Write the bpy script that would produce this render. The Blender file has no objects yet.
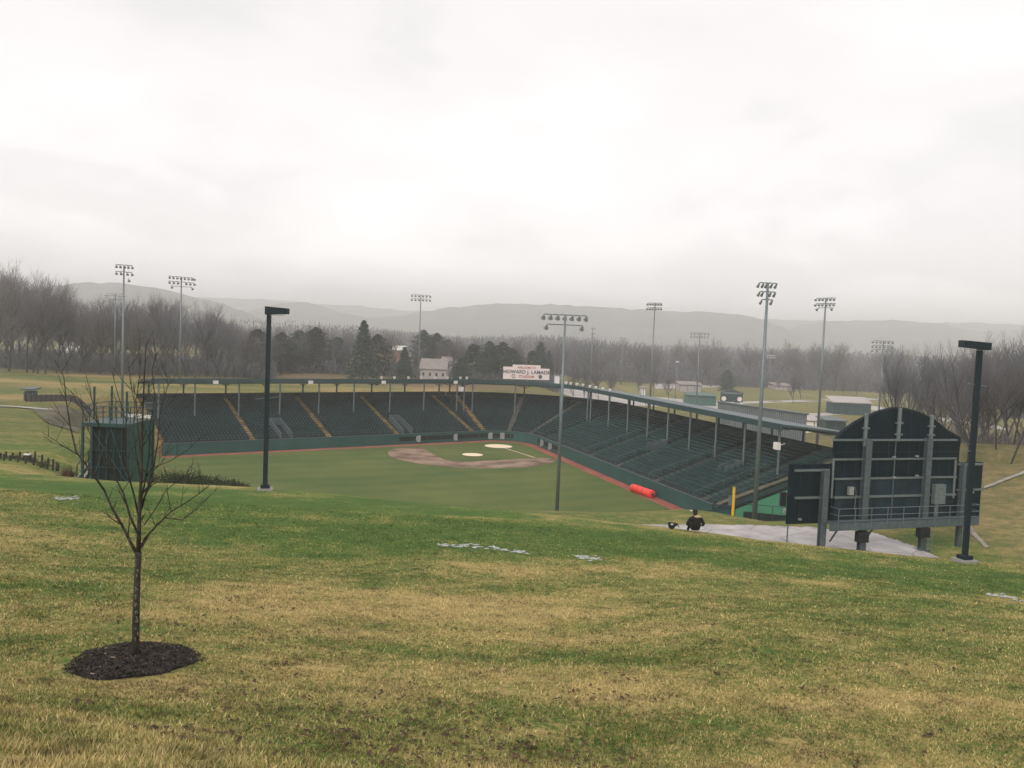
import bpy, math, random
import numpy as np
from mathutils import Vector
random.seed(7); rng = np.random.default_rng(11)
scene = bpy.context.scene
COL = scene.collection
PI = math.pi
HAZE, SKYK, EXPO = 6.0e-4, 11.7, 0.14

# ------------------------------------------------------------------ camera
F, PITCH, ROLL, H = 841.84, 0.05778, 0.04042, 22.005
fw = Vector((0, math.cos(PITCH), -math.sin(PITCH)))
r0 = Vector((1, 0, 0)); u0 = r0.cross(fw)
rt = r0 * math.cos(ROLL) + u0 * math.sin(ROLL)
up = -r0 * math.sin(ROLL) + u0 * math.cos(ROLL)

def ray(px, py): return fw + rt * ((px - 512) / F) + up * ((384 - py) / F)
def at(px, py, Y):
    "world point seen at that pixel of the photograph and standing Y metres away"
    d = ray(px, py); return Vector((0, 0, H)) + d * (Y / d.y)
def proj(p):
    d = Vector(p) - Vector((0, 0, H)); k = d.dot(fw)
    return 512 + F * d.dot(rt) / k, 384 - F * d.dot(up) / k

cam_d = bpy.data.cameras.new('camera'); cam = bpy.data.objects.new('camera', cam_d); COL.objects.link(cam)
from mathutils import Matrix
M = Matrix((rt, up, -fw)).transposed().to_4x4(); M.translation = (0, 0, H); cam.matrix_world = M
cam_d.sensor_width = 36; cam_d.lens = F / 1024 * 36; cam_d.clip_end = 30000; cam_d.clip_start = .1
scene.camera = cam

# ------------------------------------------------------------------ materials
def nt(name):
    m = bpy.data.materials.new(name); m.use_nodes = True
    n = m.node_tree; return m, n, n.nodes['Principled BSDF']
def mat(name, c, rough=.6, metal=0, var=.12, scale=3.0, bump=0, detail=4, c2=None, spec=.4):
    m, n, b = nt(name)
    N = n.nodes.new; L = n.links.new
    tc = N('ShaderNodeTexCoord'); no = N('ShaderNodeTexNoise'); no.inputs['Scale'].default_value = scale; no.inputs['Detail'].default_value = detail
    L(tc.outputs['Object'], no.inputs['Vector'])
    mp = N('ShaderNodeMapRange'); mp.inputs[1].default_value = .3; mp.inputs[2].default_value = .7; L(no.outputs['Fac'], mp.inputs[0])
    mx = N('ShaderNodeMix'); mx.data_type = 'RGBA'
    a = [max(0, x * (1 - var)) for x in c]; d = list(c2) if c2 else [x * (1 + var) for x in c]
    mx.inputs[6].default_value = (*a, 1); mx.inputs[7].default_value = (*d, 1)
    L(mp.outputs[0], mx.inputs[0]); L(mx.outputs[2], b.inputs['Base Color'])
    b.inputs['Roughness'].default_value = rough; b.inputs['Metallic'].default_value = metal
    b.inputs['Specular IOR Level'].default_value = spec
    if bump:
        bp = N('ShaderNodeBump'); bp.inputs['Strength'].default_value = 1; bp.inputs['Distance'].default_value = bump
        L(no.outputs['Fac'], bp.inputs['Height']); L(bp.outputs[0], b.inputs['Normal'])
    return m
MT = {}
MT['post'] = mat('dark painted steel', (.012, .022, .03), .6, 0, .2, 6, spec=.2)
MT['galv'] = mat('galvanised steel', (.155, .19, .205), .45, .35, .15, 4)
MT['galv_dark'] = mat('weathered galvanised steel', (.085, .115, .13), .5, .3, .2, 3)
MT['lamp'] = mat('lamp reflector aluminium', (.34, .36, .37), .35, .4, .15, 5)
MT['concrete'] = mat('concrete', (.27, .265, .25), .85, 0, .12, 1.2, .01)
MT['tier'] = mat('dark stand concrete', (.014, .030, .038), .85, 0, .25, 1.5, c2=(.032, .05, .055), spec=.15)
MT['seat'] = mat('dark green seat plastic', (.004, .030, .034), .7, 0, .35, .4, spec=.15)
MT['armrest'] = mat('pale grey armrest', (.10, .17, .18), .6)
MT['aisle'] = mat('grey green aisle concrete', (.09, .105, .10), .85, 0, .3, 1.5, c2=(.17, .16, .13))
MT['bench'] = mat('green bench paint', (.014, .052, .052), .6, 0, .4, .5, spec=.25)
MT['stair'] = mat('yellow painted stair concrete', (.13, .09, .05), .8, 0, .35, .8, c2=(.46, .30, .10), detail=8)
MT['padwall'] = mat('teal green wall padding', (.014, .075, .068), .55, 0, .18, .35)
MT['green_steel'] = mat('green painted steel', (.018, .05, .055), .45, 0, .2, 2)
MT['roof'] = mat('grey green metal roofing', (.055, .085, .095), .45, .15, .18, .25)
MT['bluegreen'] = mat('pale green stand cladding', (.07, .29, .17), .7, 0, .1, .3)
MT['board'] = mat('black scoreboard sheet metal', (.002, .0105, .018), .75, 0, .3, .8, spec=.1)
MT['white'] = mat('off white paint', (.72, .70, .67), .6, 0, .06, 1)
MT['red'] = mat('red vinyl', (.85, .045, .035), .45, 0, .1, 1.5, .02)
MT['yellow'] = mat('yellow paint', (.72, .42, .03), .5, 0, .1, 1)
MT['mesh'] = mat('dark green netting', (.002, .010, .013), .85, 0, .35, 3)
MT['bark'] = mat('dark wet bark', (.022, .018, .014), .85, 0, .4, 14, .004, c2=(.06, .052, .04))
MT['bark_far'] = mat('grey brown bark', (.036, .032, .032), .9, 0, .3, 2)
MT['twig_far'] = mat('grey purple twigs', (.112, .112, .126), .95, 0, .25, .2)
MT['twig_warm'] = mat('grey brown twigs', (.13, .115, .115), .95, 0, .25, .2)
MT['needle'] = mat('dark conifer needles', (.020, .040, .026), .9, 0, .35, .4)
MT['shrub'] = mat('evergreen shrub leaves', (.030, .048, .018), .85, 0, .5, 5)
MT['shrub_brown'] = mat('brown shrub twigs', (.13, .075, .055), .9, 0, .3, 3)
MT['cloth'] = mat('black brown jacket cloth', (.012, .011, .012), .9, 0, .3, 8, .01)
MT['denim'] = mat('dark denim', (.02, .024, .035), .9, 0, .3, 8)
MT['skin'] = mat('skin', (.48, .28, .2), .6, 0, .08, 6)
MT['hair'] = mat('dark hair', (.02, .013, .01), .7, 0, .3, 30)
MT['tan'] = mat('tan hood lining', (.42, .30, .19), .9, 0, .2, 10)
MT['asphalt'] = mat('wet asphalt path', (.25, .235, .23), .4, 0, .12, .55, c2=(.48, .44, .42), detail=9)
def cracked(m, scale, joint):
    n = m.node_tree; N = n.nodes.new; L = n.links.new; b = n.nodes['Principled BSDF']; src = b.inputs['Base Color'].links[0].from_socket
    tc = N('ShaderNodeTexCoord'); v = N('ShaderNodeTexVoronoi'); v.feature = 'DISTANCE_TO_EDGE'; v.inputs['Scale'].default_value = scale; L(tc.outputs['Object'], v.inputs['Vector'])
    r = N('ShaderNodeMapRange'); r.inputs[1].default_value = 0; r.inputs[2].default_value = joint; r.inputs[3].default_value = .45; L(v.outputs['Distance'], r.inputs[0])
    q = N('ShaderNodeVectorMath'); q.operation = 'SCALE'; L(src, q.inputs[0]); L(r.outputs[0], q.inputs['Scale']); L(q.outputs[0], b.inputs['Base Color'])
cracked(MT['asphalt'], .22, .025)
MT['plaza'] = mat('pale concrete paving', (.36, .335, .32), .75, 0, .1, .08, c2=(.46, .43, .41))
MT['dirt_path'] = mat('pale gravel path', (.24, .215, .18), .9, 0, .2, 1.2, c2=(.34, .31, .265))
MT['clay'] = mat('damp infield clay', (.12, .065, .042), .9, 0, .25, .3, c2=(.34, .235, .165), detail=8)
MT['track'] = mat('red cinder track', (.30, .085, .06), .9, 0, .2, .3)
MT['sand'] = mat('pale mound tarp', (.85, .70, .50), .8, 0, .06, .5)
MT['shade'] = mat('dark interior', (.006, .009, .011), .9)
MT['greywall'] = mat('blue grey corrugated roofing', (.17, .19, .20), .6, 0, .1, .25)
MT['house'] = mat('pale siding', (.36, .33, .32), .7, 0, .08, .5)
MT['house_roof'] = mat('weathered shingle', (.24, .21, .20), .9, 0, .15, .6)
MT['brick'] = mat('muted brick', (.26, .15, .12), .9, 0, .15, 1)
MT['glass'] = mat('dark window glass', (.02, .024, .03), .15, 0, .1, 1)
MT['snow'] = mat('thin old snow', (.36, .38, .36), .7, 0, .15, 6, .01)
MT['pink'] = mat('pale sign paint', (.80, .68, .66), .6, 0, .05, 1)
MT['ink'] = mat('dark sign lettering', (.05, .06, .08), .6)
MT['redink'] = mat('faded red lettering', (.50, .14, .13), .6)
MT['water'] = mat('pale teal cover', (.045, .12, .10), .6, 0, .1, .2)

# ------------------------------------------------------------------ mesh builder
class MB:
    def __init__(s): s.v = []; s.f = []
    def add(s, vs, fs):
        o = len(s.v); s.v += [tuple(p) for p in vs]; s.f += [tuple(i + o for i in f) for f in fs]
    def hexa(s, p):  # 8 points: bottom loop then top loop
        s.add(p, [(0, 3, 2, 1), (4, 5, 6, 7), (0, 1, 5, 4), (1, 2, 6, 5), (2, 3, 7, 6), (3, 0, 4, 7)])
    def box(s, c, size, rz=0):
        cx, cy, cz = c; x, y, z = size[0] / 2, size[1] / 2, size[2] / 2
        k, q = math.cos(rz), math.sin(rz)
        P = [(cx + a * x * k - b * y * q, cy + a * x * q + b * y * k, cz + d * z) for d in (-1, 1) for a, b in ((-1, -1), (1, -1), (1, 1), (-1, 1))]
        s.hexa(P)
    def tube(s, p, q, r, r2=None, n=6, cap=True):
        p, q = Vector(p), Vector(q); r2 = r if r2 is None else r2
        d = q - p
        if d.length < 1e-6: return
        d.normalize(); a = d.orthogonal().normalized(); b = d.cross(a); o = len(s.v)
        for c, rr in ((p, r), (q, r2)):
            for k in range(n):
                t = 2 * PI * k / n; s.v.append(tuple(c + a * math.cos(t) * rr + b * math.sin(t) * rr))
        for k in range(n): s.f.append((o + k, o + (k + 1) % n, o + n + (k + 1) % n, o + n + k))
        if cap: s.f.append(tuple(o + k for k in range(n))[::-1]); s.f.append(tuple(o + n + k for k in range(n)))
    def path(s, pts, rs, n=6):
        pts = [Vector(p) for p in pts]; o = len(s.v); m = len(pts)
        a = None
        for i, p in enumerate(pts):
            d = (pts[min(i + 1, m - 1)] - pts[max(i - 1, 0)]).normalized()
            a = d.orthogonal().normalized() if a is None else (a - d * a.dot(d)).normalized()
            b = d.cross(a)
            for k in range(n):
                t = 2 * PI * k / n; s.v.append(tuple(p + (a * math.cos(t) + b * math.sin(t)) * rs[i]))
        for i in range(m - 1):
            for k in range(n): s.f.append((o + i * n + k, o + i * n + (k + 1) % n, o + (i + 1) * n + (k + 1) % n, o + (i + 1) * n + k))
        s.f.append(tuple(o + k for k in range(n))[::-1]); s.f.append(tuple(o + (m - 1) * n + k for k in range(n)))
    def beam(s, p, q, w, h):
        "rectangular bar from p to q, w across, h high"
        p, q = Vector(p), Vector(q); d = (q - p).normalized()
        z = Vector((0, 0, 1)) if abs(d.z) < .95 else Vector((0, 1, 0))
        a = d.cross(z).normalized() * w / 2; b = a.cross(d).normalized() * h / 2
        s.hexa([p - a - b, p + a - b, q + a - b, q - a - b, p - a + b, p + a + b, q + a + b, q - a + b])
    def sphere(s, c, r, n=8, m=6, sc=(1, 1, 1)):
        o = len(s.v)
        for i in range(m + 1):
            th = PI * i / m
            for k in range(n):
                t = 2 * PI * k / n
                s.v.append((c[0] + r * sc[0] * math.sin(th) * math.cos(t), c[1] + r * sc[1] * math.sin(th) * math.sin(t), c[2] + r * sc[2] * math.cos(th)))
        for i in range(m):
            for k in range(n): s.f.append((o + i * n + k, o + (i + 1) * n + k, o + (i + 1) * n + (k + 1) % n, o + i * n + (k + 1) % n))
    def mesh(s, name, m, smooth=False):
        me = bpy.data.meshes.new(name); me.from_pydata(s.v, [], s.f)
        if m: me.materials.append(m)
        if smooth: me.polygons.foreach_set('use_smooth', [True] * len(me.polygons))
        return me
    def build(s, name, m, parent=None, smooth=False):
        o = bpy.data.objects.new(name, s.mesh(name, m, smooth)); COL.objects.link(o)
        if parent: put(o, parent)
        return o
def put(o, parent):
    o.parent = parent; o.matrix_parent_inverse = parent_inv(parent)
def parent_inv(p):
    q = p; Mx = Matrix.Identity(4)
    chain = []
    while q: chain.append(q); q = q.parent
    for c in reversed(chain):
        Mx = Mx @ (c.matrix_parent_inverse if c.parent else Matrix.Identity(4)) @ c.matrix_basis
    return Mx.inverted()
def tag(o, label, cat, group=None, kind=None):
    if label: o['label'] = label
    if cat: o['category'] = cat
    if group: o['group'] = group
    if kind: o['kind'] = kind
    return o
def thing(name, loc, label, cat, group=None):
    o = bpy.data.objects.new(name, None); COL.objects.link(o); o.location = loc; o.empty_display_size = .5
    return tag(o, label, cat, group)
def struct(o, kind='structure'): o['kind'] = kind; return o
def fast_mesh(name, V, Fa, m, smooth=False):
    me = bpy.data.meshes.new(name); V = np.asarray(V, np.float32); Fa = np.asarray(Fa, np.int32); k = Fa.shape[1]
    me.vertices.add(len(V)); me.vertices.foreach_set('co', V.ravel())
    me.loops.add(Fa.size); me.loops.foreach_set('vertex_index', Fa.ravel())
    me.polygons.add(len(Fa)); me.polygons.foreach_set('loop_start', np.arange(len(Fa), dtype=np.int32) * k)
    me.polygons.foreach_set('loop_total', np.full(len(Fa), k, np.int32))
    if smooth: me.polygons.foreach_set('use_smooth', np.ones(len(Fa), bool))
    me.update(calc_edges=True)
    if m: me.materials.append(m)
    return me
def link(name, me, parent=None):
    o = bpy.data.objects.new(name, me); COL.objects.link(o)
    if parent: put(o, parent)
    return o
def copy_tree(o, parent=None):
    c = o.copy(); COL.objects.link(c); c.parent = parent
    for ch in kids.get(o.name, []): copy_tree(ch, c)
    return c
kids = {}
def index_kids():
    kids.clear()
    for o in bpy.data.objects:
        if o.parent: kids.setdefault(o.parent.name, []).append(o)

# ------------------------------------------------------------------ ball field frame
TH = -0.3240175
home = Vector((-2.186, 165.54)); cf = Vector((math.sin(TH), -math.cos(TH)))
LF = Vector((0.44518, -0.89544)); RF = Vector((-0.89544, -0.44518))
def off(a): return 1.768 - 0.1657 * (a - 40)
def FP(a, pe, side):   # a metres along a foul line, pe metres outside it
    return home + (LF if side else RF) * a - (RF if side else LF) * pe
# front line of the stands: straight, arc round home, straight
FR = []   # (point, outward normal, tangent length)
nrm = []
for side, seq in ((0, np.arange(62, -.01, -1.0)), (1, np.arange(0, 68.61, 1.0))):
    d = (FP(10, off(10), side) - FP(0, off(0), side)).normalized()
    out = Vector((-d.y, d.x)); 
    if out.dot(-(RF if side else LF)) < 0: out = -out
    if side == 1:   # arc between
        p0, n0 = FR[-1]; p1, n1 = FP(0, off(0), 1), out
        # centre where both normals meet
        A = np.array([[-n0.x, n1.x], [-n0.y, n1.y]]); k = np.linalg.solve(A, np.array([p1.x - p0.x, p1.y - p0.y]))
        c = p0 - n0 * k[0]; R = k[0]
        a0, a1 = math.atan2(n0.y, n0.x), math.atan2(n1.y, n1.x)
        a0 = a0 if a0 > a1 else a0 + 2 * PI
        for t in np.linspace(a0, a1, 26)[1:-1]: n = Vector((math.cos(t), math.sin(t))); FR.append((c + n * R, n))
        i_arc1 = len(FR)
    else: pass
    for a in seq: FR.append((FP(float(a), off(float(a)), side), out))
    if side == 0: i_arc0 = len(FR) - 1
def S(i, pe, z=None):
    "point at (fractional) station i of the stand's front line, pe metres further back"
    i = max(0, min(len(FR) - 1, i)); k = min(int(i), len(FR) - 2); t = i - k
    p = FR[k][0].lerp(FR[k + 1][0], t) + FR[k][1].lerp(FR[k + 1][1], t).normalized() * pe
    return p if z is None else Vector((p.x, p.y, z))
def st_px(px, pe, z, lo=0, hi=None):
    "station whose point at depth pe, height z lies under picture column px"
    hi = len(FR) - 1 if hi is None else hi
    for _ in range(50):
        m = (lo + hi) / 2
        if proj(S(m, pe, z))[0] < px: lo = m
        else: hi = m
    return (lo + hi) / 2
NST = len(FR) - 1
DEEP, TOPZ, ROOFZ, RPE = 18.96, 8.2, 11.32, 9.53

# ------------------------------------------------------------------ terrain
def ss(x, a, b):
    t = np.clip((x - a) / (b - a), 0, 1); return t * t * (3 - 2 * t)
def vnoise(x, y, seed=0):
    r = np.random.default_rng(seed); G = r.random((257, 257))
    xi = np.floor(x).astype(int); yi = np.floor(y).astype(int); u = x - xi; v = y - yi
    u = u * u * (3 - 2 * u); v = v * v * (3 - 2 * v)
    g = lambda a, b: G[a % 257, b % 257]
    return (g(xi, yi) * (1 - u) + g(xi + 1, yi) * u) * (1 - v) + (g(xi, yi + 1) * (1 - u) + g(xi + 1, yi + 1) * u) * v - .5
poly = []
for ang in np.linspace(-45, 45, 30):
    t = math.radians(ang); poly.append(home + Vector((cf.x * math.cos(t) - cf.y * math.sin(t), cf.x * math.sin(t) + cf.y * math.cos(t))) * 69.2)
# rotate order: poly runs from one foul line to the other
end_lf = FP(69.2, 0, 1)
if (poly[0] - end_lf).length < (poly[-1] - end_lf).length: poly = poly[::-1]   # now RF .. LF
back = []
for i in range(NST, -1, -2):
    w = ss(i, i_arc0 - 5, i_arc1); back.append(S(i, DEEP + 2.5 + 14 * float(w)))
poly = poly + [S(NST, DEEP + 4) + LF * 3] + back
PX = np.array([[p.x, p.y] for p in poly])
def sdf(x, y):
    x = np.asarray(x, float); y = np.asarray(y, float)
    best = np.full(x.shape, 1e9); inside = np.zeros(x.shape, bool); n = len(PX)
    for i in range(n):
        ax, ay = PX[i]; bx, by = PX[(i + 1) % n]; dx, dy = bx - ax, by - ay
        t = np.clip(((x - ax) * dx + (y - ay) * dy) / (dx * dx + dy * dy + 1e-9), 0, 1)
        best = np.minimum(best, (x - ax - t * dx) ** 2 + (y - ay - t * dy) ** 2)
        c = ((ay > y) != (by > y)) & (x < (bx - ax) * (y - ay) / (by - ay + 1e-12) + ax); inside ^= c
    d = np.sqrt(best); return np.where(inside, -d, d)
PS = np.array([-60, -20, 0, 3, 6, 8.2, 9.6, 10.8, 11.7, 13.5, 18, 25, 33, 38.7, 40.5, 43, 46, 50, 54, 58, 62])
PD = np.array([-6, -2.5, 1.65, 2.6, 3.65, 4.45, 4.92, 5.14, 5.25, 5.35, 5.85, 6.85, 7.78, 8.28, 8.6, 9.5, 10.9, 12.8, 14.4, 15.3, 15.6])
def smooth_interp(s, X, Y):
    h = 1.2; return (np.interp(s - h, X, Y) + np.interp(s, X, Y) + np.interp(s + h, X, Y)) / 3
def ground_raw(x, y):
    x = np.asarray(x, float); y = np.asarray(y, float); s = y + .22 * x
    front = H - smooth_interp(np.minimum(s, 38.7), PS, PD) 
    right = H - smooth_interp(s, PS, PD)
    YL = np.interp(y, [38, 60, 90, 127, 250, 400, 1000, 6000], [13.6, 11.8, 10.0, 8.2, 6.5, 5.5, 0, -6])
    left = np.where(s < 38.7, front, np.minimum(front, 0 * x + YL))
    left = np.where(s < 38.7, front, front + (YL - front) * ss(s, 38.7, 46))
    wl = ss(x, 6, -20)
    U = np.where(s < 38.7, front, right * (1 - wl) + left * wl)
    rise = np.clip(.10 * (x - 35), 0, 2.6) * ss(s, 50, 66)
    U = U + rise * (1 - ss(y, 105, 190) )
    # beyond the stadium
    wf = ss(y, 125, 165)
    wr = ss(x / np.maximum(y, 1), -.01, .12)
    far = YL * (1 - wr) + np.interp(y, [100, 160, 500, 1000, 6000], [2.5, -.2, -.4, -3, -8]) * wr
    U = U * (1 - wf) + far * wf
    d = sdf(x, y)
    sl = .222 + .025 * ss(x, 10, 20) + .6 * ss(x, 40, 52) + .3 * ss(x, -30, -48) + .6 * ss(x, -55, -68)
    B = sl * np.maximum(d, 0) - .05 + 1.75 * ss(d, .3, 3.0) * ss(y, 140, 125) * ss(x, 26, 17)
    k = .35; dlt = U - B
    h = np.where(dlt > 3, B, np.where(dlt < -3, U, -k * np.log(np.exp(-np.clip(U, -50, 50) / k) + np.exp(-np.clip(B, -50, 50) / k))))
    h = np.where(d <= 0, -.05, np.maximum(h, np.where(U < 0, U, -.05)))
    lump = ss(d, 6, 20)
    h = h + lump * (.12 * vnoise(x / 4.3, y / 4.3, 1) + .05 * vnoise(x / 1.3, y / 1.3, 2) + .35 * vnoise(x / 17, y / 17, 3) * ss(s, 45, 80))
    # low terrace lip at the bottom left
    q = (x + 6.03) * .42 + (y - 9.9) * .907
    h = h + .05 * np.exp(-(q / .5) ** 2) * ss(x, 2.5, -2.5)
    return h
ANCH = []
for px_, py_, Y_ in ((135, 661, 13.0), (265, 490.5, 41.5), (964.5, 562, 34.5), (695, 533.5, 36.6), (512, 640, 17.0), (850, 640, 16.5), (620, 575, 26.0), (200, 560, 25.0), (560, 515.5, 40.0), (420, 503, 41.5)):
    v_ = at(px_, py_, Y_); ANCH.append((v_.x, v_.y, v_.z - float(ground_raw(np.array([v_.x]), np.array([v_.y]))[0]), 3.0 if Y_ < 10 else (5 if Y_ < 20 else 8)))
_P = np.array([[np.exp(-((p[0] - q[0]) ** 2 + (p[1] - q[1]) ** 2) / q[3] ** 2) for q in ANCH] for p in ANCH]); AW = np.linalg.solve(_P, np.array([p[2] for p in ANCH]))
def ground(x, y):
    x = np.asarray(x, float); y = np.asarray(y, float); h = ground_raw(x, y)
    for (ax, ay, _, r_), w_ in zip(ANCH, AW): h = h + w_ * np.exp(-((x - ax) ** 2 + (y - ay) ** 2) / r_ ** 2)
    return h
def gz(x, y): return float(ground(np.array([x]), np.array([y]))[0])
def steps(seq):
    out = [seq[0][0]]
    for a, b, st in seq:
        n = max(1, int(round((b - a) / st))); out += list(np.linspace(a, b, n + 1)[1:])
    return np.array(out)
ys = steps([(-1400, -400, 200), (-400, -40, 30), (-40, 0, 4), (0, 5, .8), (5, 24, .28), (24, 50, .45), (50, 130, 1.0), (130, 300, 3), (300, 1000, 25), (1000, 4800, 190)])
xs = steps([(-5000, -1000, 400), (-1000, -300, 40), (-300, -100, 6), (-100, -30, 1.3), (-30, -14, .6), (-14, 14, .3), (14, 36, .6), (36, 100, 1.3), (100, 400, 8), (400, 1000, 50), (1000, 5000, 400)])
GX, GY = np.meshgrid(xs, ys); GZ = ground(GX.ravel(), GY.ravel())
nx, ny = len(xs), len(ys)
idx = np.arange(nx * ny).reshape(ny, nx)
FA = np.stack([idx[:-1, :-1], idx[:-1, 1:], idx[1:, 1:], idx[1:, :-1]], -1).reshape(-1, 4)
def greenness(x, y):
    "1 lush green, 0 straw coloured winter grass"
    s = y + .22 * x; q0 = (x + 6.03) * .42 + (y - 9.9) * .907; n = vnoise(x / 5.1 + 9, y / 1.9 + 4, 5) + .6 * vnoise(x / 1.7, y / .9, 6) + .35 * vnoise(x / .5, y / .4, 8)
    base = np.interp(s, [0, 6, 8.5, 10.5, 13, 18, 24, 28, 31, 36, 38, 39.5, 42, 60, 75, 90], [.34, .40, .52, .56, .42, .36, .42, .60, .86, .90, .70, .50, .5, .45, .6, .6])
    base = base + .12 * np.exp(-((q0 - .9) / .7) ** 2)
    q = (x + 6.03) * .42 + (y - 9.9) * .907
    base = base - .25 * ss(q, .35, -.2) * ss(x, 4, -1) * (s < 14)
    base = np.where((y > 127) & (x < 0), .46 + .7 * vnoise(x / 19 + 5, y / 11, 21), base); base = np.where((y > 60) & (y <= 127) & (x < -24), .60, base)
    base = base - .15 * ss(x, 36, 39.5) * ss(y, 52, 64) * ss(y, 400, 200)
    base = np.where((y > 140) & (x > 0), .5, base)
    return np.clip(base + n * (.62 - .4 * ss(y, 40, 75)), 0, 1)
def bare(x, y):
    "1 where leaf litter covers the ground"
    return np.maximum(ss(x, 36, 40) * ss(y, 52, 60) * ss(y, 300, 180) * .42, ss(y, 222, 238) * ss(x, 12, -5) * .9 * ss(y, 430, 380))
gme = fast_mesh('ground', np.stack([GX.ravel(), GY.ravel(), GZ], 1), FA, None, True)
at_ = gme.color_attributes.new('cover', 'FLOAT_COLOR', 'POINT')
gr = greenness(GX.ravel(), GY.ravel()); bb = bare(GX.ravel(), GY.ravel())
at_.data.foreach_set('color', np.stack([gr, bb, ss(GY.ravel(), 50, 95), gr * 0 + 1], 1).astype(np.float32).ravel())  # third channel masks the shade painted into the far turf
def grass_mat():
    m, n, b = nt('winter lawn'); N = n.nodes.new; L = n.links.new
    a = N('ShaderNodeAttribute'); a.attribute_name = 'cover'; sep = N('ShaderNodeSeparateColor'); L(a.outputs['Color'], sep.inputs[0])
    tc = N('ShaderNodeTexCoord')
    def noise(sc, det, rough=.6):
        q = N('ShaderNodeTexNoise'); q.inputs['Scale'].default_value = sc; q.inputs['Detail'].default_value = det; q.inputs['Roughness'].default_value = rough; L(tc.outputs['Object'], q.inputs['Vector']); return q
    n1 = noise(.9, 8, .7); n2 = noise(9, 6, .7); n3 = noise(55, 3, .6); n4 = noise(.12, 3)
    def math_(op, x, y):
        q = N('ShaderNodeMath'); q.operation = op
        for i, v in enumerate((x, y)):
            if isinstance(v, (int, float)): q.inputs[i].default_value = v
            else: L(v, q.inputs[i])
        return q.outputs[0]
    g = math_('ADD', sep.outputs[0], math_('MULTIPLY', math_('SUBTRACT', n1.outputs['Fac'], .5), 1.3))
    g = math_('ADD', g, math_('MULTIPLY', math_('SUBTRACT', n2.outputs['Fac'], .5), 2.0))
    g = math_('ADD', g, math_('MULTIPLY', math_('SUBTRACT', n3.outputs['Fac'], .5), .8))
    r = N('ShaderNodeValToRGB'); L(g, r.inputs[0]); e = r.color_ramp
    e.elements[0].position = .05; e.elements[0].color = (.47, .355, .15, 1)
    e.elements[1].position = .95; e.elements[1].color = (.070, .130, .028, 1)
    for p, c in ((.3, (.34, .285, .10, 1)), (.5, (.20, .205, .058, 1)), (.72, (.088, .160, .030, 1))):
        q = e.elements.new(p); q.color = c
    lit = N('ShaderNodeValToRGB'); L(n2.outputs['Fac'], lit.inputs[0]); lit.color_ramp.elements[0].color = (.085, .066, .042, 1); lit.color_ramp.elements[1].color = (.225, .165, .10, 1)
    lit.color_ramp.elements[0].position = .38; lit.color_ramp.elements[1].position = .65
    mx = N('ShaderNodeMix'); mx.data_type = 'RGBA'; L(math_('MULTIPLY', sep.outputs[1], math_('MULTIPLY', n1.outputs['Fac'], 1.6)), mx.inputs[0]); mx.clamp_factor = True
    L(r.outputs[0], mx.inputs[6]); L(lit.outputs[0], mx.inputs[7])
    # small dark bare spots
    sp = N('ShaderNodeValToRGB'); L(noise(2.3, 7, .75).outputs['Fac'], sp.inputs[0]); sp.color_ramp.elements[0].position = .33; sp.color_ramp.elements[1].position = .43
    sp.color_ramp.elements[0].color = (.45, .42, .36, 1); sp.color_ramp.elements[1].color = (1, 1, 1, 1)
    mu = N('ShaderNodeMix'); mu.data_type = 'RGBA'; mu.blend_type = 'MULTIPLY'; mu.inputs[0].default_value = 1; L(mx.outputs[2], mu.inputs[6]); L(sp.outputs[0], mu.inputs[7])
    dk = N('ShaderNodeMix'); dk.data_type = 'RGBA'; dk.blend_type = 'MULTIPLY'; L(sep.outputs[2], dk.inputs[0]); L(mu.outputs[2], dk.inputs[6]); dk.inputs[7].default_value = (.80, .74, .80, 1)   # far turf tinted darker, standing in for self-shade of blades not modelled there
    L(dk.outputs[2], b.inputs['Base Color']); b.inputs['Roughness'].default_value = .95; b.inputs['Specular IOR Level'].default_value = .15
    bp = N('ShaderNodeBump'); bp.inputs['Distance'].default_value = .07; bp.inputs['Strength'].default_value = .9
    L(math_('ADD', n2.outputs['Fac'], math_('MULTIPLY', n3.outputs['Fac'], .45)), bp.inputs['Height']); L(bp.outputs[0], b.inputs['Normal'])
    return m
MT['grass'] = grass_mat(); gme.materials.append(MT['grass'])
struct(link('ground', gme))

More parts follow.
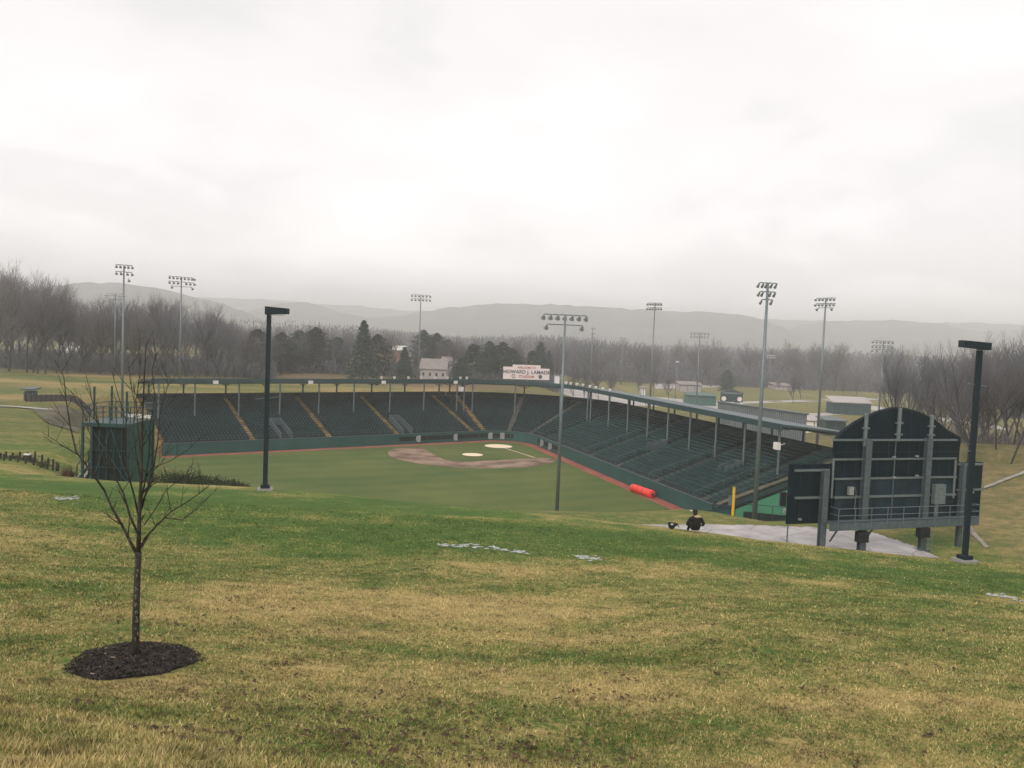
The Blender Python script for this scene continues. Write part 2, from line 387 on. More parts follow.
# grass blades on the nearest part of the lawn
def blades(n, y0, y1, hgt, name):
    Y = np.exp(rng.uniform(math.log(y0), math.log(y1), n)); X = (rng.uniform(-.72, .72, n)) * Y
    Z = ground(X, Y) - .005
    # keep off the mulch ring
    k = ((X - TREE[0]) / 1.02) ** 2 + ((Y - TREE[1]) / 1.22) ** 2 > 1
    k &= vnoise(X / .55 + 40, Y / .42 + 7, 14) + .5 * vnoise(X / .14, Y / .12, 15) > -.40
    g = greenness(X, Y); X, Y, Z, g = X[k], Y[k], Z[k], g[k]; n = len(X)
    q0 = (X + 6.03) * .42 + (Y - 9.9) * .907; longer = 1 + .45 * ss(q0, .1, -.6) * ss(X, 4, -2)
    clump = 1 + 1.1 * vnoise(X / .38 + 3, Y / .3, 12) + .6 * vnoise(X / .13, Y / .11, 13)
    t = rng.uniform(0, 2 * PI, n); hh = hgt * rng.uniform(.5, 1.3, n) * longer; w = .0026 + .0006 * Y
    lean = rng.uniform(.2, 1.1, n) * hh; la = rng.uniform(0, 2 * PI, n)
    V = np.empty((n, 3, 3)); V[:, 0] = np.stack([X - np.cos(t) * w, Y - np.sin(t) * w, Z], 1); V[:, 1] = np.stack([X + np.cos(t) * w, Y + np.sin(t) * w, Z], 1)
    V[:, 2] = np.stack([X + np.cos(la) * lean, Y + np.sin(la) * lean, Z + hh], 1)
    me = fast_mesh(name, V.reshape(-1, 3), np.arange(n * 3).reshape(-1, 3), None)
    gg = np.clip(g + rng.normal(0, .34, n), 0, 1)[:, None]
    straw = np.array([.58, .45, .21]); mid = np.array([.27, .26, .08]); green = np.array([.085, .155, .034])
    c = np.where(gg < .5, straw * (1 - gg * 2) + mid * gg * 2, mid * (2 - gg * 2) + green * (gg * 2 - 1)) * (rng.uniform(.62, 1.12, n) * np.clip(clump, .4, 1.22))[:, None]
    ca = me.color_attributes.new('tint', 'FLOAT_COLOR', 'POINT')
    ca.data.foreach_set('color', np.repeat(np.concatenate([c, np.ones((n, 1))], 1), 3, 0).astype(np.float32).ravel())
    m, nn, b = nt('grass blade'); a = nn.nodes.new('ShaderNodeAttribute'); a.attribute_name = 'tint'; nn.links.new(a.outputs['Color'], b.inputs['Base Color'])
    b.inputs['Roughness'].default_value = .8; b.inputs['Specular IOR Level'].default_value = .2
    me.materials.append(m)
    o = link('grass', me); tag(o, 'short winter grass blades of the near lawn', 'grass', kind='stuff')
TREE = (-5.83, 13.0)
blades(400000, 5.5, 36, .045, 'grass')

# fallen leaves
lm = MB()
def leaf(x, y, r):
    z = gz(x, y) + .035; t = random.uniform(0, 6.3); a = Vector((math.cos(t), math.sin(t), random.uniform(-.2, .4))) * r; b = Vector((-math.sin(t), math.cos(t), random.uniform(-.2, .4))) * r * .6
    p = Vector((x, y, z)); lm.add([p - a, p + b, p + a, p - b], [(0, 1, 2), (0, 2, 3)])
for k in range(150):
    px = random.uniform(20, 1010); cy = random.uniform(8, 18) if random.random() < .75 else random.uniform(16, 28)
    cx = (px - 512) / F * cy; spread = .15 + .35 * random.random()
    for j in range(random.randint(1, 7)): leaf(cx + random.gauss(0, spread), cy + random.gauss(0, spread * .6), random.uniform(.025, .055))
for k in range(520):
    px = random.gauss(420, 110); cy = random.gauss(10.2, 1.0)
    if cy > 7.5: leaf((px - 512) / F * cy, cy, random.uniform(.02, .05))
lf = lm.build('fallen_leaves', mat('dead brown leaves', (.028, .019, .012), .9, 0, .5, 4, c2=(.10, .05, .025)))
tag(lf, 'dark dead leaves scattered over the near lawn', 'leaves', kind='stuff')

# ------------------------------------------------------------------ draped sheets
def hit(px_, py_, lo=20, hi=1200):
    for _ in range(40):
        m_ = (lo + hi) / 2; q = at(px_, py_, m_)
        if q.z > gz(q.x, q.y): lo = m_
        else: hi = m_
    return (q.x, q.y)
def drape(name, pts_l, pts_r, m, lift=.03, sub=12, cross=6, zf=None):
    V = []; Fc = []; n = (len(pts_l) - 1) * sub + 1
    for i in range(n):
        k = min(int(i / sub), len(pts_l) - 2); t = i / sub - k
        a = Vector(pts_l[k]).lerp(Vector(pts_l[k + 1]), t); b = Vector(pts_r[k]).lerp(Vector(pts_r[k + 1]), t)
        if lift == .10: jg = (b - a).normalized(); a = a + jg * random.gauss(0, .13); b = b + jg * random.gauss(0, .13)
        for j in range(cross + 1): p = a.lerp(b, j / cross); V.append((p.x, p.y))
    A = np.array(V); Z = ground(A[:, 0], A[:, 1]) if zf is None else np.full(len(A), zf)
    V = [(x, y, z + lift) for (x, y), z in zip(V, Z)]
    for i in range(n - 1):
        for j in range(cross): q = i * (cross + 1) + j; Fc.append((q, q + 1, q + cross + 2, q + cross + 1))
    b = MB(); b.add(V, Fc); return struct(b.build(name, m, smooth=True))
# road passing under the scoreboard
drape('road', [(-4, 66.5), (8, 70), (18, 71.8), (26, 72.3), (31, 70.5), (32.5, 66.5), (33, 62), (33, 58)], [(-3, 61), (9, 63.5), (18, 62), (23, 60.5), (26, 58.5), (28, 57), (29.5, 56), (30.5, 55)], MT['asphalt'], .10, 16, 14)

drape('path', [hit(984, 487, 50, 110), hit(1004, 479.5, 50, 110), hit(1028, 470, 50, 110), hit(1060, 458, 50, 110)], [hit(984, 489.5, 50, 110), hit(1004, 482, 50, 110), hit(1028, 473, 50, 110), hit(1060, 461, 50, 110)], MT['dirt_path'], .12, 20, 3)
drape('path', [(-130, 132), (-95, 129), (-73, 125), (-66, 122)], [(-130, 130), (-95, 127.2), (-73, 123.4), (-66.5, 120.4)], MT['plaza'], .16, 20, 4)

# ------------------------------------------------------------------ field surfaces
def sheet(name, pts, m, z):
    b = MB(); b.add([(p[0], p[1], z) for p in pts], [tuple(range(len(pts)))]); return struct(b.build(name, m))
def disc(name, c, r, m, z, n=40):
    return sheet(name, [(c.x + r * math.cos(t), c.y + r * math.sin(t)) for t in np.linspace(0, 2 * PI, n, endpoint=False)], m, z)
def field_mat():
    m, n, b = nt('field turf'); N = n.nodes.new; L = n.links.new
    tc = N('ShaderNodeTexCoord'); no = N('ShaderNodeTexNoise'); no.inputs['Scale'].default_value = .06; no.inputs['Detail'].default_value = 8; no.inputs['Roughness'].default_value = .7; L(tc.outputs['Object'], no.inputs['Vector'])
    w = N('ShaderNodeTexWave'); w.inputs['Scale'].default_value = .055; w.inputs['Distortion'].default_value = .6; mp = N('ShaderNodeMapping'); mp.inputs['Rotation'].default_value = (0, 0, math.radians(62)); L(tc.outputs['Object'], mp.inputs[0]); L(mp.outputs[0], w.inputs['Vector'])
    ad = N('ShaderNodeMath'); ad.operation = 'MULTIPLY_ADD'; L(w.outputs['Fac'], ad.inputs[0]); ad.inputs[1].default_value = .09; L(no.outputs['Fac'], ad.inputs[2])
    r = N('ShaderNodeValToRGB'); L(ad.outputs[0], r.inputs[0]); r.color_ramp.elements[0].position = .38; r.color_ramp.elements[1].position = .72
    r.color_ramp.elements[0].color = (.068, .105, .030, 1); r.color_ramp.elements[1].color = (.125, .145, .045, 1)
    L(r.outputs[0], b.inputs['Base Color']); b.inputs['Roughness'].default_value = .95; b.inputs['Specular IOR Level'].default_value = .1
    return m
MT['turf'] = field_mat(); MT['turf_in'] = mat('infield turf', (.052, .10, .034), .95, 0, .15, .2, c2=(.08, .125, .04), spec=.1)
fieldpts = []
for ang in np.linspace(-45, 45, 40):
    t = math.radians(ang); fieldpts.append(home + Vector((cf.x * math.cos(t) - cf.y * math.sin(t), cf.x * math.sin(t) + cf.y * math.cos(t))) * 68.6)
if (fieldpts[0] - end_lf).length < (fieldpts[-1] - end_lf).length: fieldpts = fieldpts[::-1]
front = [S(i, 0) for i in range(NST, -1, -1)]
sheet('outfield', [(p.x, p.y) for p in fieldpts + [S(NST, .0)] + front[1:]], MT['turf'], .0)
# red cinder track along the stand walls
b = MB()
for i in range(0, NST):
    p, q, r_, s_ = S(i, -.05), S(i + 1, -.05), S(i + 1, -2.0), S(i, -2.0)
    b.add([(p.x, p.y, .012), (q.x, q.y, .012), (r_.x, r_.y, .012), (s_.x, s_.y, .012)], [(0, 1, 2, 3)])
struct(b.build('warning_track', MT['track']))
mound = home + cf * 14.02
# infield skin: arc of 15.24 m round the mound, cut by the foul lines
skin = []
for t in np.linspace(0, 2 * PI, 120, endpoint=False):
    p = mound + Vector((math.cos(t), math.sin(t))) * 15.24; v = p - home
    if v.dot(LF) > -1.2 and v.dot(RF) > -1.2: skin.append(p)
# order by angle around home
skin.sort(key=lambda p: math.atan2((p - home).dot(LF), (p - home).dot(RF)))
inner = [home + LF * 19.5 - RF * 1.2, home + LF * 15.5 - RF * 1.0, home + LF * 15.2 + RF * 0.6, home + LF * 16.2 + RF * 1.8, home + LF * 17.2 + RF * 14.2, home + LF * 16.3 + RF * 16.3, home + LF * 14.2 + RF * 17.2, home + LF * 1.8 + RF * 16.2, home + LF * .6 + RF * 15.2, home - LF * 1.0 + RF * 15.5]
inner_all = inner[::1]
sk = [p for p in skin]
b = MB()
def ring_pt(p):  # nearest inner pt
    return min(cand, key=lambda q: (q - p).length)
cand = []
for k in range(len(inner) - 1):
    for t in np.linspace(0, 1, 20): cand.append(inner[k].lerp(inner[k + 1], float(t)))
n = len(sk); icurve = cand[::-1]   # from RF side to LF side
for k in range(n - 1):
    a, c = sk[k], sk[k + 1]; i0 = int(k / (n - 1) * (len(icurve) - 1)); i1 = int((k + 1) / (n - 1) * (len(icurve) - 1))
    b.add([(a.x, a.y, .02), (c.x, c.y, .02), (icurve[i1].x, icurve[i1].y, .02), (icurve[i0].x, icurve[i0].y, .02)], [(0, 1, 2, 3)])
struct(b.build('infield_dirt', MT['clay']))
disc('home_plate_circle', home, 2.75, MT['sand'], .03); disc('pitchers_mound', mound, 1.9, MT['sand'], .05)
for nm, d, L0 in (('foul_line', LF, 19), ('foul_line', RF, 19)):
    o = Vector((-d.y, d.x)) * .12; p, q = home + d * 3, home + d * L0
    sheet(nm, [(p.x + o.x, p.y + o.y), (q.x + o.x, q.y + o.y), (q.x - o.x, q.y - o.y), (p.x - o.x, p.y - o.y)], MT['clay'] if d is RF else MT['sand'], .026)
disc('third_base_dirt', home + LF * 18, 2.6, MT['clay'], .028)

# outfield fence
of = thing('outfield_fence', (*fieldpts[20], 0), 'green outfield fence below the grass bank', 'fence')
b = MB(); c = MB()
for k in range(len(fieldpts) - 1):
    p, q = fieldpts[k], fieldpts[k + 1]; b.beam((p.x, p.y, .72), (q.x, q.y, .72), .08, 1.46); c.beam((p.x, p.y, 1.5), (q.x, q.y, 1.5), .12, .1)
b.build('panel', MT['padwall'], of); c.build('top_rail', MT['green_steel'], of)

# ------------------------------------------------------------------ grandstands
NROW = 20
def row_pe(k): return 1.3 + k * (DEEP - 1.3) / NROW
def row_z(k): return 1.75 + k * (TOPZ - 1.75 - .4) / (NROW - 1)
seat_b = MB()
seat_b.box((0, .16, .62), (.44, .05, .42)); seat_b.box((0, -.06, .42), (.42, .38, .05)); seat_b.box((0, .1, .2), (.06, .1, .4))
n_plain = len(seat_b.f); seat_b.box((.27, .02, .62), (.09, .30, .07)); 
seat_me = seat_b.mesh('seat', MT['seat']); seat_me.materials.append(MT['armrest'])
for f_ in seat_me.polygons: f_.material_index = 1 if f_.index >= n_plain else 0

def stand(name, i0, i1, label, aisles, vomits, col_px, benches=False, dugouts=(), yellow=False):
    mid = S((i0 + i1) / 2, 0)
    T = thing(name, (mid.x, mid.y, 0), label, 'grandstand')
    N = max(2, int((i1 - i0)));  sts = [i0 + (i1 - i0) * k / N for k in range(N + 1)]
    # stepped tier
    b = MB()
    prof = [(0.25, 0), (0.25, 1.75)]
    for k in range(NROW):
        prof += [(row_pe(k), row_z(k)), (row_pe(k + 1) if k < NROW - 1 else DEEP + .9, row_z(k))]
    prof += [(DEEP + .9, 0)]
    # make risers truly vertical
    pr = [(0.25, 0), (0.25, row_z(0))]
    for k in range(NROW):
        e = row_pe(k + 1) if k < NROW - 1 else DEEP + .9
        pr.append((e, row_z(k)))
        if k < NROW - 1: pr.append((e, row_z(k + 1)))
    pr.append((DEEP + .9, 0)); m = len(pr)
    vs = [S(s, pe, z) for s in sts for pe, z in pr]
    fs = [(a * m + j, (a + 1) * m + j, (a + 1) * m + j + 1, a * m + j + 1) for a in range(N) for j in range(m - 1)]
    fs.append(tuple(range(m))[::-1]); fs.append(tuple(N * m + j for j in range(m)))
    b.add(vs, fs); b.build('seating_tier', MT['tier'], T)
    # front wall
    b = MB(); c = MB()
    for a in range(N):
        mids = (sts[a] + sts[a + 1]) / 2
        p, q = S(sts[a], .1), S(sts[a + 1], .1)
        if any(d0 <= mids <= d1 for d0, d1 in dugouts):
            b.beam((p.x, p.y, 1.75), (q.x, q.y, 1.75), .2, .5); b.beam((p.x, p.y, .3), (q.x, q.y, .3), .1, .6)
        else: b.beam((p.x, p.y, 1.0), (q.x, q.y, 1.0), .2, 2.0)
        c.beam((p.x, p.y, 2.05), (q.x, q.y, 2.05), .28, .09)
    b.build('field_wall', MT['padwall'], T); c.build('wall_cap', MT['galv_dark'], T)
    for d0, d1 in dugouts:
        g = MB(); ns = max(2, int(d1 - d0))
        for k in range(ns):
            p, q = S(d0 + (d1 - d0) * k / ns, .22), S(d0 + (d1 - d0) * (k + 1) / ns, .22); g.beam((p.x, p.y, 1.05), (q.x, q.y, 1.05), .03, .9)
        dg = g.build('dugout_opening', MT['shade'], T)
        for k in range(0, ns + 1, 3): h = MB(); p = S(d0 + (d1 - d0) * k / ns, .08); h.tube((p.x, p.y, .6), (p.x, p.y, 1.5), .06); h.build('post', MT['green_steel'], dg)
        for fr in (.2, .62): h = MB(); p = S(d0 + (d1 - d0) * fr, .0); h.box((p.x, p.y, 1.0), (.9, .2, 1.3)); h.build('dugout_door', MT['lamp'], dg)
    # front railing (thin)
    r_ = MB()
    for a in range(N + 1):
        p = S(sts[a], .1); r_.tube((p.x, p.y, 2.05), (p.x, p.y, 2.95), .022, n=4)
        if a < N:
            q = S(sts[a + 1], .1)
            for z in (2.5, 2.95): r_.tube((p.x, p.y, z), (q.x, q.y, z), .02, n=4)
    r_.build('front_railing', MT['galv_dark'], T)
    # back railing
    r_ = MB()
    for a in range(N + 1):
        p = S(sts[a], DEEP + .8); r_.tube((p.x, p.y, TOPZ - .4), (p.x, p.y, TOPZ + .45), .03, n=4)
        if a < N:
            q = S(sts[a + 1], DEEP + .8); r_.beam((p.x, p.y, TOPZ + .05), (q.x, q.y, TOPZ + .05), .04, .85)
    r_.build('back_parapet', MT['mesh'], T)
    # aisles: (station at front, width); real stairs over the rows
    for s0 in aisles:
        b = MB(); w = .5 if yellow else .42
        for k in range(NROW):
            n_ = Vector((*FR[min(int(s0), NST)][1], 0)); t_ = Vector((-n_.y, n_.x, 0))
            pe0, pe1 = row_pe(k) + .02, row_pe(k + 1)
            for pa, pb, zz in ((pe0 - .44, pe0, row_z(k) - .08), (pe0, pe1 - .44, row_z(k) + .06)):
                a = S(s0, pa, 0); c_ = S(s0, pb, 0)
                b.hexa([a - t_ * w, a + t_ * w, c_ + t_ * w, c_ - t_ * w] + [v + Vector((0, 0, zz)) for v in (a - t_ * w, a + t_ * w, c_ + t_ * w, c_ - t_ * w)])
        b.build('stair_aisle', MT['stair'] if (yellow is True or (yellow and s0 == aisles[0])) else MT['aisle'], T)
        b = MB(); p, q = S(s0, .6, 2.7), S(s0, DEEP - 8, row_z(11) + .95)
        if benches:
            b.tube(p + t_ * .8, q + t_ * .8, .03, n=4)
            for k in range(6): a = p.lerp(q, k / 5) + t_ * .8; b.tube(a - Vector((0, 0, .9)), a, .025, n=4)
            b.build('aisle_handrail', MT['galv'], T)
    for s0, s1, r0_, r1_ in vomits:
        b = MB()
        p0, p1 = S(s0, row_pe(r0_), 0), S(s1, row_pe(r0_), 0); q0, q1 = S(s0, row_pe(r1_), 0), S(s1, row_pe(r1_), 0)
        zt = row_z(r0_) + 1.1; z2 = row_z(r1_) + 1.0
        up_ = lambda v, z: Vector((v.x, v.y, z))
        for a, c_ in ((p0, q0), (p1, q1)):
            n_ = (p1 - p0).normalized() * .09
            b.hexa([up_(a - n_, 1), up_(a + n_, 1), up_(c_ + n_, 1), up_(c_ - n_, 1), up_(a - n_, zt), up_(a + n_, zt), up_(c_ + n_, z2), up_(c_ - n_, z2)])
        n_ = Vector((*FR[int(s0)][1], 0)) * .09
        b.hexa([up_(q0 - n_, 1), up_(q1 - n_, 1), up_(q1 + n_, 1), up_(q0 + n_, 1), up_(q0 - n_, z2), up_(q1 - n_, z2), up_(q1 + n_, z2), up_(q0 + n_, z2)])
        b.build('tunnel_entrance', MT['galv_dark'], T)
    # seats
    def blocked(s, k):
        if any(abs(s - a) < .75 for a in aisles): return True
        return any(s0 - .4 <= s <= s1 + .4 and r0_ <= k <= r1_ for s0, s1, r0_, r1_ in vomits)
    if not benches:
        spots = []
        for k in range(NROW):
            pe = row_pe(k) + .45
            s = i0 + .4
            while s < i1 - .3:
                L = (S(s + .1, pe) - S(s, pe)).length * 10
                if not blocked(s, k): 
                    p = S(s, pe, row_z(k)); n_ = FR[min(int(round(s)), NST)][1]; spots.append((p, math.atan2(n_.y, n_.x) - PI / 2))
                s += .64 / max(L, .1)
        spots.sort(key=lambda t: (t[0] - Vector((0, 0, H))).length)
        for p, a in spots[:100]:
            o = bpy.data.objects.new('seat', seat_me); COL.objects.link(o); o.location = (p.x - mid.x, p.y - mid.y, p.z); o.rotation_euler.z = a; o.parent = T
        sv = np.array([v for v in seat_b.v]); V = []; 
        for p, a in spots[100:]:
            c_, s_ = math.cos(a), math.sin(a)
            V.append(np.stack([sv[:, 0] * c_ - sv[:, 1] * s_ + p.x, sv[:, 0] * s_ + sv[:, 1] * c_ + p.y, sv[:, 2] + p.z], 1))
        sf = np.array(seat_b.f); Fx = (sf[None] + np.arange(len(V))[:, None, None] * len(sv)).reshape(-1, 4)
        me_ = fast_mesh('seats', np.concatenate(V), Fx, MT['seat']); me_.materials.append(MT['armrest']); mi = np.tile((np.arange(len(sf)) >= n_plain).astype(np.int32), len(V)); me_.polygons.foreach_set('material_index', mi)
        o = link('seats', me_, T); o['kind'] = 'stuff'
    else:
        cuts = [i0 + .2] + sorted(aisles) + [i1 - .2]
        for k in range(NROW):
            for a, c_ in zip(cuts[:-1], cuts[1:]):
                b = MB(); a2 = a + .7; e2 = c_ - .7
                for v0, v1, vr0, vr1 in vomits:
                    if vr0 <= k <= vr1:
                        if v0 - 1 < a2 < v1 + .5: a2 = v1 + .5
                        elif v0 - .5 < e2 < v1 + 1: e2 = v0 - .5
                n_ = max(1, int((e2 - a2) / 3)); pts = [a2 + (e2 - a2) * j / n_ for j in range(n_ + 1)]
                z = row_z(k)
                for s, e in zip(pts[:-1], pts[1:]):
                    b.beam(S(s, row_pe(k) + .38, z + .43), S(e, row_pe(k) + .38, z + .43), .30, .05)
                    b.beam(S(s, row_pe(k) + .58, z + .72), S(e, row_pe(k) + .58, z + .72), .04, .26)
                s = a2
                while s < e2: b.beam(S(s, row_pe(k) + .5, z), S(s, row_pe(k) + .56, z + .82), .05, .05); s += 1.6
                b.build('bench', MT['bench'], T)
    # roof
    b = MB(); A = [(RPE, ROOFZ + .5), (RPE, ROOFZ + .8), (DEEP + 1.0, ROOFZ - .25), (DEEP + 1.0, ROOFZ - .5)]; 
    vs = [S(s, pe, z) for s in sts for pe, z in A]
    fs = [(a * 4 + j, (a + 1) * 4 + j, (a + 1) * 4 + (j + 1) % 4, a * 4 + (j + 1) % 4) for a in range(N) for j in range(4)] + [(0, 3, 2, 1), (N * 4, N * 4 + 1, N * 4 + 2, N * 4 + 3)]
    b.add(vs, fs); roof = b.build('roof', MT['roof'], T)
    g = MB()
    for a in range(N):
        g.beam(S(sts[a], RPE - .06, ROOFZ + .38), S(sts[a + 1], RPE - .06, ROOFZ + .38), .1, .8)
    g.build('roof_fascia', MT['green_steel'], roof); g = MB()
    for a in range(N): g.beam(S(sts[a], DEEP + .7, ROOFZ - .68), S(sts[a + 1], DEEP + .7, ROOFZ - .68), .2, .34)
    g.build('rear_beam', MT['green_steel'], roof); g = MB()
    for a in range(N):
        g.beam(S(sts[a], RPE + .9, ROOFZ + .22), S(sts[a + 1], RPE + .9, ROOFZ + .22), .2, .36)
    g.build('front_beam', MT['green_steel'], roof)
    for s in col_px:
        b = MB(); kz = row_z(int((RPE + .9 - 1.3) / (DEEP - 1.3) * NROW)); p = S(s, RPE + .9, kz); b.tube(p, (p.x, p.y, ROOFZ + .3), .15, n=8); b.build('front_column', MT['galv'], T)
        b = MB(); p = S(s + .4, DEEP + .7, 0); b.tube(p, (p.x, p.y, ROOFZ - .6), .17, n=8)
        for z in (TOPZ + 1.2,): 
            for sg in (-1, 1): b.beam((p.x, p.y, z + .6), S(s + .4 + sg * 1.0, DEEP + .7, ROOFZ - .65), .1, .14)
        b.build('back_column', MT['green_steel'], T)
        b = MB(); b.beam(S(s, RPE + .05, ROOFZ + .3), S(s + .05, DEEP + .9, ROOFZ - .66), .18, .3); b.build('roof_beam', MT['green_steel'], T)
    return T
iA = i_arc0 + 1.5; iB = i_arc1 + 1.0
a_st = [st_px(x, .5, 1.7, 0, iA) for x in (163, 255, 332, 400, 475)]
cols_a = [st_px(x, RPE + .9, 9, 0, iA) for x in (195, 239, 280, 319, 354, 390, 424, 457, 488)]
cols_a = [2.0] + cols_a
vm = [(st_px(283, .5, 2, 0, iA), st_px(294, .5, 2, 0, iA), 0, 7), (st_px(402, .5, 2, 0, iA) + .8, st_px(411, .5, 2, 0, iA) + .8, 0, 7)]
A = stand('first_base_grandstand', .5, iA - .05, 'long covered green grandstand on the left with yellow stair aisles', a_st, vm, cols_a, dugouts=[(st_px(400, 0, 1, 0, iA), iA - .1)], yellow=True)
arc_al = [st_px(x, .5, 1.7, iA, iB) for x in (500, 519, 534)]
Bst = stand('home_plate_grandstand', iA + .05, iB - .05, 'curved covered grandstand behind home plate under the white sign', [iA + 1.0, iA + (iB - iA) * .36, iA + (iB - iA) * .66], [], [iA + 1.5, iA + (iB - iA) * .35, iA + (iB - iA) * .68], dugouts=[(iA + .1, iA + (iB - iA) * .45)], yellow='first')
st_c = [st_px(x, .5, 1.7, iB, NST) for x in (585, 612, 650, 697)]
cols_c = [st_px(x, RPE + .9, 9, iB, NST) for x in (575, 591, 609, 628, 648, 668, 690, 716, 744.5, 779)]
vc = [(st_px(607, .5, 2, iB, NST), st_px(612, .5, 2, iB, NST), 7, 10), (st_px(672, .5, 2, iB, NST), st_px(678, .5, 2, iB, NST), 7, 10)]
Cst = stand('third_base_grandstand', iB + .05, NST - .2, 'covered bleacher grandstand on the right running down to the yellow foul pole', st_c, vc, cols_c, True, dugouts=[(iB + .5, iB + 12)])
# sloped green end wall, end stair rail of the right stand
sE = NST - .2
b = MB(); t_ = (S(NST, 3) - S(NST - 1, 3)).normalized(); t_ = Vector((t_.x, t_.y, 0))
def endp(pe, z): return S(sE, pe, z) + t_ * .06
P = [endp(3.2, .0), endp(DEEP + .8, 0), endp(DEEP + .8, TOPZ - 1.5), endp(3.2, 1.35)]
b.hexa([P[0], P[1], P[1] + t_ * .1, P[0] + t_ * .1, P[3], P[2], P[2] + t_ * .1, P[3] + t_ * .1]); b.build('end_wall', MT['bluegreen'], Cst)
b = MB(); b.beam(endp(.3, 1.45) + t_ * .22, endp(DEEP + .8, TOPZ - .95) + t_ * .22, .3, .62); b.build('raker_beam', MT['green_steel'], Cst)
b = MB(); b.beam(endp(.6, 2.1) + t_ * .1, endp(DEEP, TOPZ - .25) + t_ * .1, .8, .09); b.build('end_stair', mat('mossy stair concrete', (.12, .11, .07), .9, 0, .35, 1.2), Cst)
b = MB(); p, q = endp(.3, 3.0) + t_ * .5, endp(DEEP + .8, TOPZ + .55) + t_ * .5; b.tube(p, q, .035, n=4); b.tube(p - Vector((0, 0, .45)), q - Vector((0, 0, .45)), .025, n=4)
for k in range(12): a = p.lerp(q, k / 11); b.tube(a - Vector((0, 0, .95)), a, .03, n=4)
b.build('end_handrail', MT['galv_dark'], Cst)
# roof lamps
def roof_lamp(s, stand_, pe=RPE + .1):
    p = S(s, pe, ROOFZ + .8); n_ = FR[int(s)][1]; b = MB()
    b.tube(p, p + Vector((0, 0, .3)), .04, n=5); q = p + Vector((0, 0, .4)); f = Vector((-n_.x, -n_.y, 0))
    b.tube(q + f * .3 + Vector((0, 0, -.1)), q - f * .15, .34, .12, n=8)
    return b.build('roof_lamp', MT['white'], stand_)
for x in (381, 394, 408, 421, 435, 447, 460, 472): roof_lamp(st_px(x, RPE, ROOFZ + .6, 0, iA), A)
for x in (565, 571, 577, 583, 590, 596, 603, 610): roof_lamp(st_px(x, RPE, ROOFZ + .6, iB - 6, NST), Cst)
for x in (216, 311, 384, 456):
    s = st_px(x, RPE - .3, ROOFZ + .3, 0, iA); b = MB(); n_ = FR[int(s)][1]; p = S(s, RPE - .18, ROOFZ + .15); b.box(p, (.95, .08, .62), math.atan2(n_.y, n_.x) - PI / 2); b.build('section_sign', MT['white'], A)
for x, pe, z, st_, sz in ((460.5, RPE - .1, 10.0, A, .95), (376, DEEP + 1.2, 10.6, A, .95), (779, RPE - .1, 9.3, Cst, .9)):
    lo, hi = (0, iA) if st_ is A else (iB, NST)
    s = st_px(x, pe, z, lo, hi); n_ = FR[int(s)][1]; p = S(s, pe - .3, z); b = MB(); b.box(p, (sz, .5, sz), math.atan2(n_.y, n_.x) - PI / 2)
    if x != 376: b.tube(p, S(s, pe + .9, z + .3), .04, n=5)
    sp = b.build('loudspeaker', MT['white'], None)
    tag(sp, {460.5: 'white loudspeaker box hung under the left grandstand roof near home plate', 376: 'white equipment box at the back of the left grandstand, right of the third stair', 779: 'pale loudspeaker hung on the last roof column of the right grandstand'}[x], 'loudspeaker')
# sign over home plate
sg = at(503, 377, 185); sgr = at(549, 381, 187.5); dz = 2.35
zb = ROOFZ + .5
dirv = Vector((sgr.x - sg.x, sgr.y - sg.y, 0)); W_ = dirv.length; dirn = dirv.normalized(); nrm_ = Vector((dirn.y, -dirn.x, 0))
zb = (sg.z + sgr.z) / 2 - .1
T = thing('roof_sign', (sg.x, sg.y, zb), 'stepped pale name sign standing on the roof behind home plate', 'sign')
b = MB()
def sgp(u, z, d=0): return Vector((sg.x, sg.y, zb)) + dirn * (u * W_) + Vector((0, 0, z)) + nrm_ * d
prof = [(0, 0), (1, 0), (1, 2.5), (.8, 2.5), (.8, 3.2), (.2, 3.2), (.2, 2.7), (0, 2.7)]
vs = [sgp(u, z, .15) for u, z in prof] + [sgp(u, z, -.15) for u, z in prof]
b.add(vs, [tuple(range(8)), tuple(range(15, 7, -1))] + [(k, k + 8, (k + 1) % 8 + 8, (k + 1) % 8) for k in range(8)]); b.build('sign_panel', MT['pink'], T)
b = MB()
for k in range(8): p = sgp(k / 7, 0, -.1); b.tube(p - Vector((0, 0, max(.4, p.z - ROOFZ + .2))), p + Vector((0, 0, 1)), .08, n=5)
b.build('sign_frame', MT['green_steel'], T)
ang = math.atan2(dirn.y, dirn.x)
def text(body, u, z, size, m, parent, name='lettering', p=None, rz=None, sx=1.0):
    cu = bpy.data.curves.new(name, 'FONT'); cu.body = body; cu.size = size; cu.align_x = 'CENTER'; cu.extrude = .02; cu.space_character = 1.05; cu.materials.append(m)
    cu.offset = .012 * size
    o = bpy.data.objects.new(name, cu); COL.objects.link(o); o.location = p if p is not None else sgp(u, z, .19); o.rotation_euler = (PI / 2, 0, ang if rz is None else rz); o.scale = (sx, 1, 1)
    bpy.context.view_layer.update(); me = bpy.data.meshes.new_from_object(o.evaluated_get(bpy.context.evaluated_depsgraph_get())); q = bpy.data.objects.new(name, me); COL.objects.link(q); q.location = o.location; q.rotation_euler = o.rotation_euler; q.scale = o.scale
    bpy.data.objects.remove(o); put(q, parent); return q
text('WELCOME TO', .5, 2.42, .62, MT['redink'], T); text('HOWARD J. LAMADE', .5, 1.3, 1.08, MT['ink'], T); text('STADIUM', .5, .4, .8, MT['redink'], T)
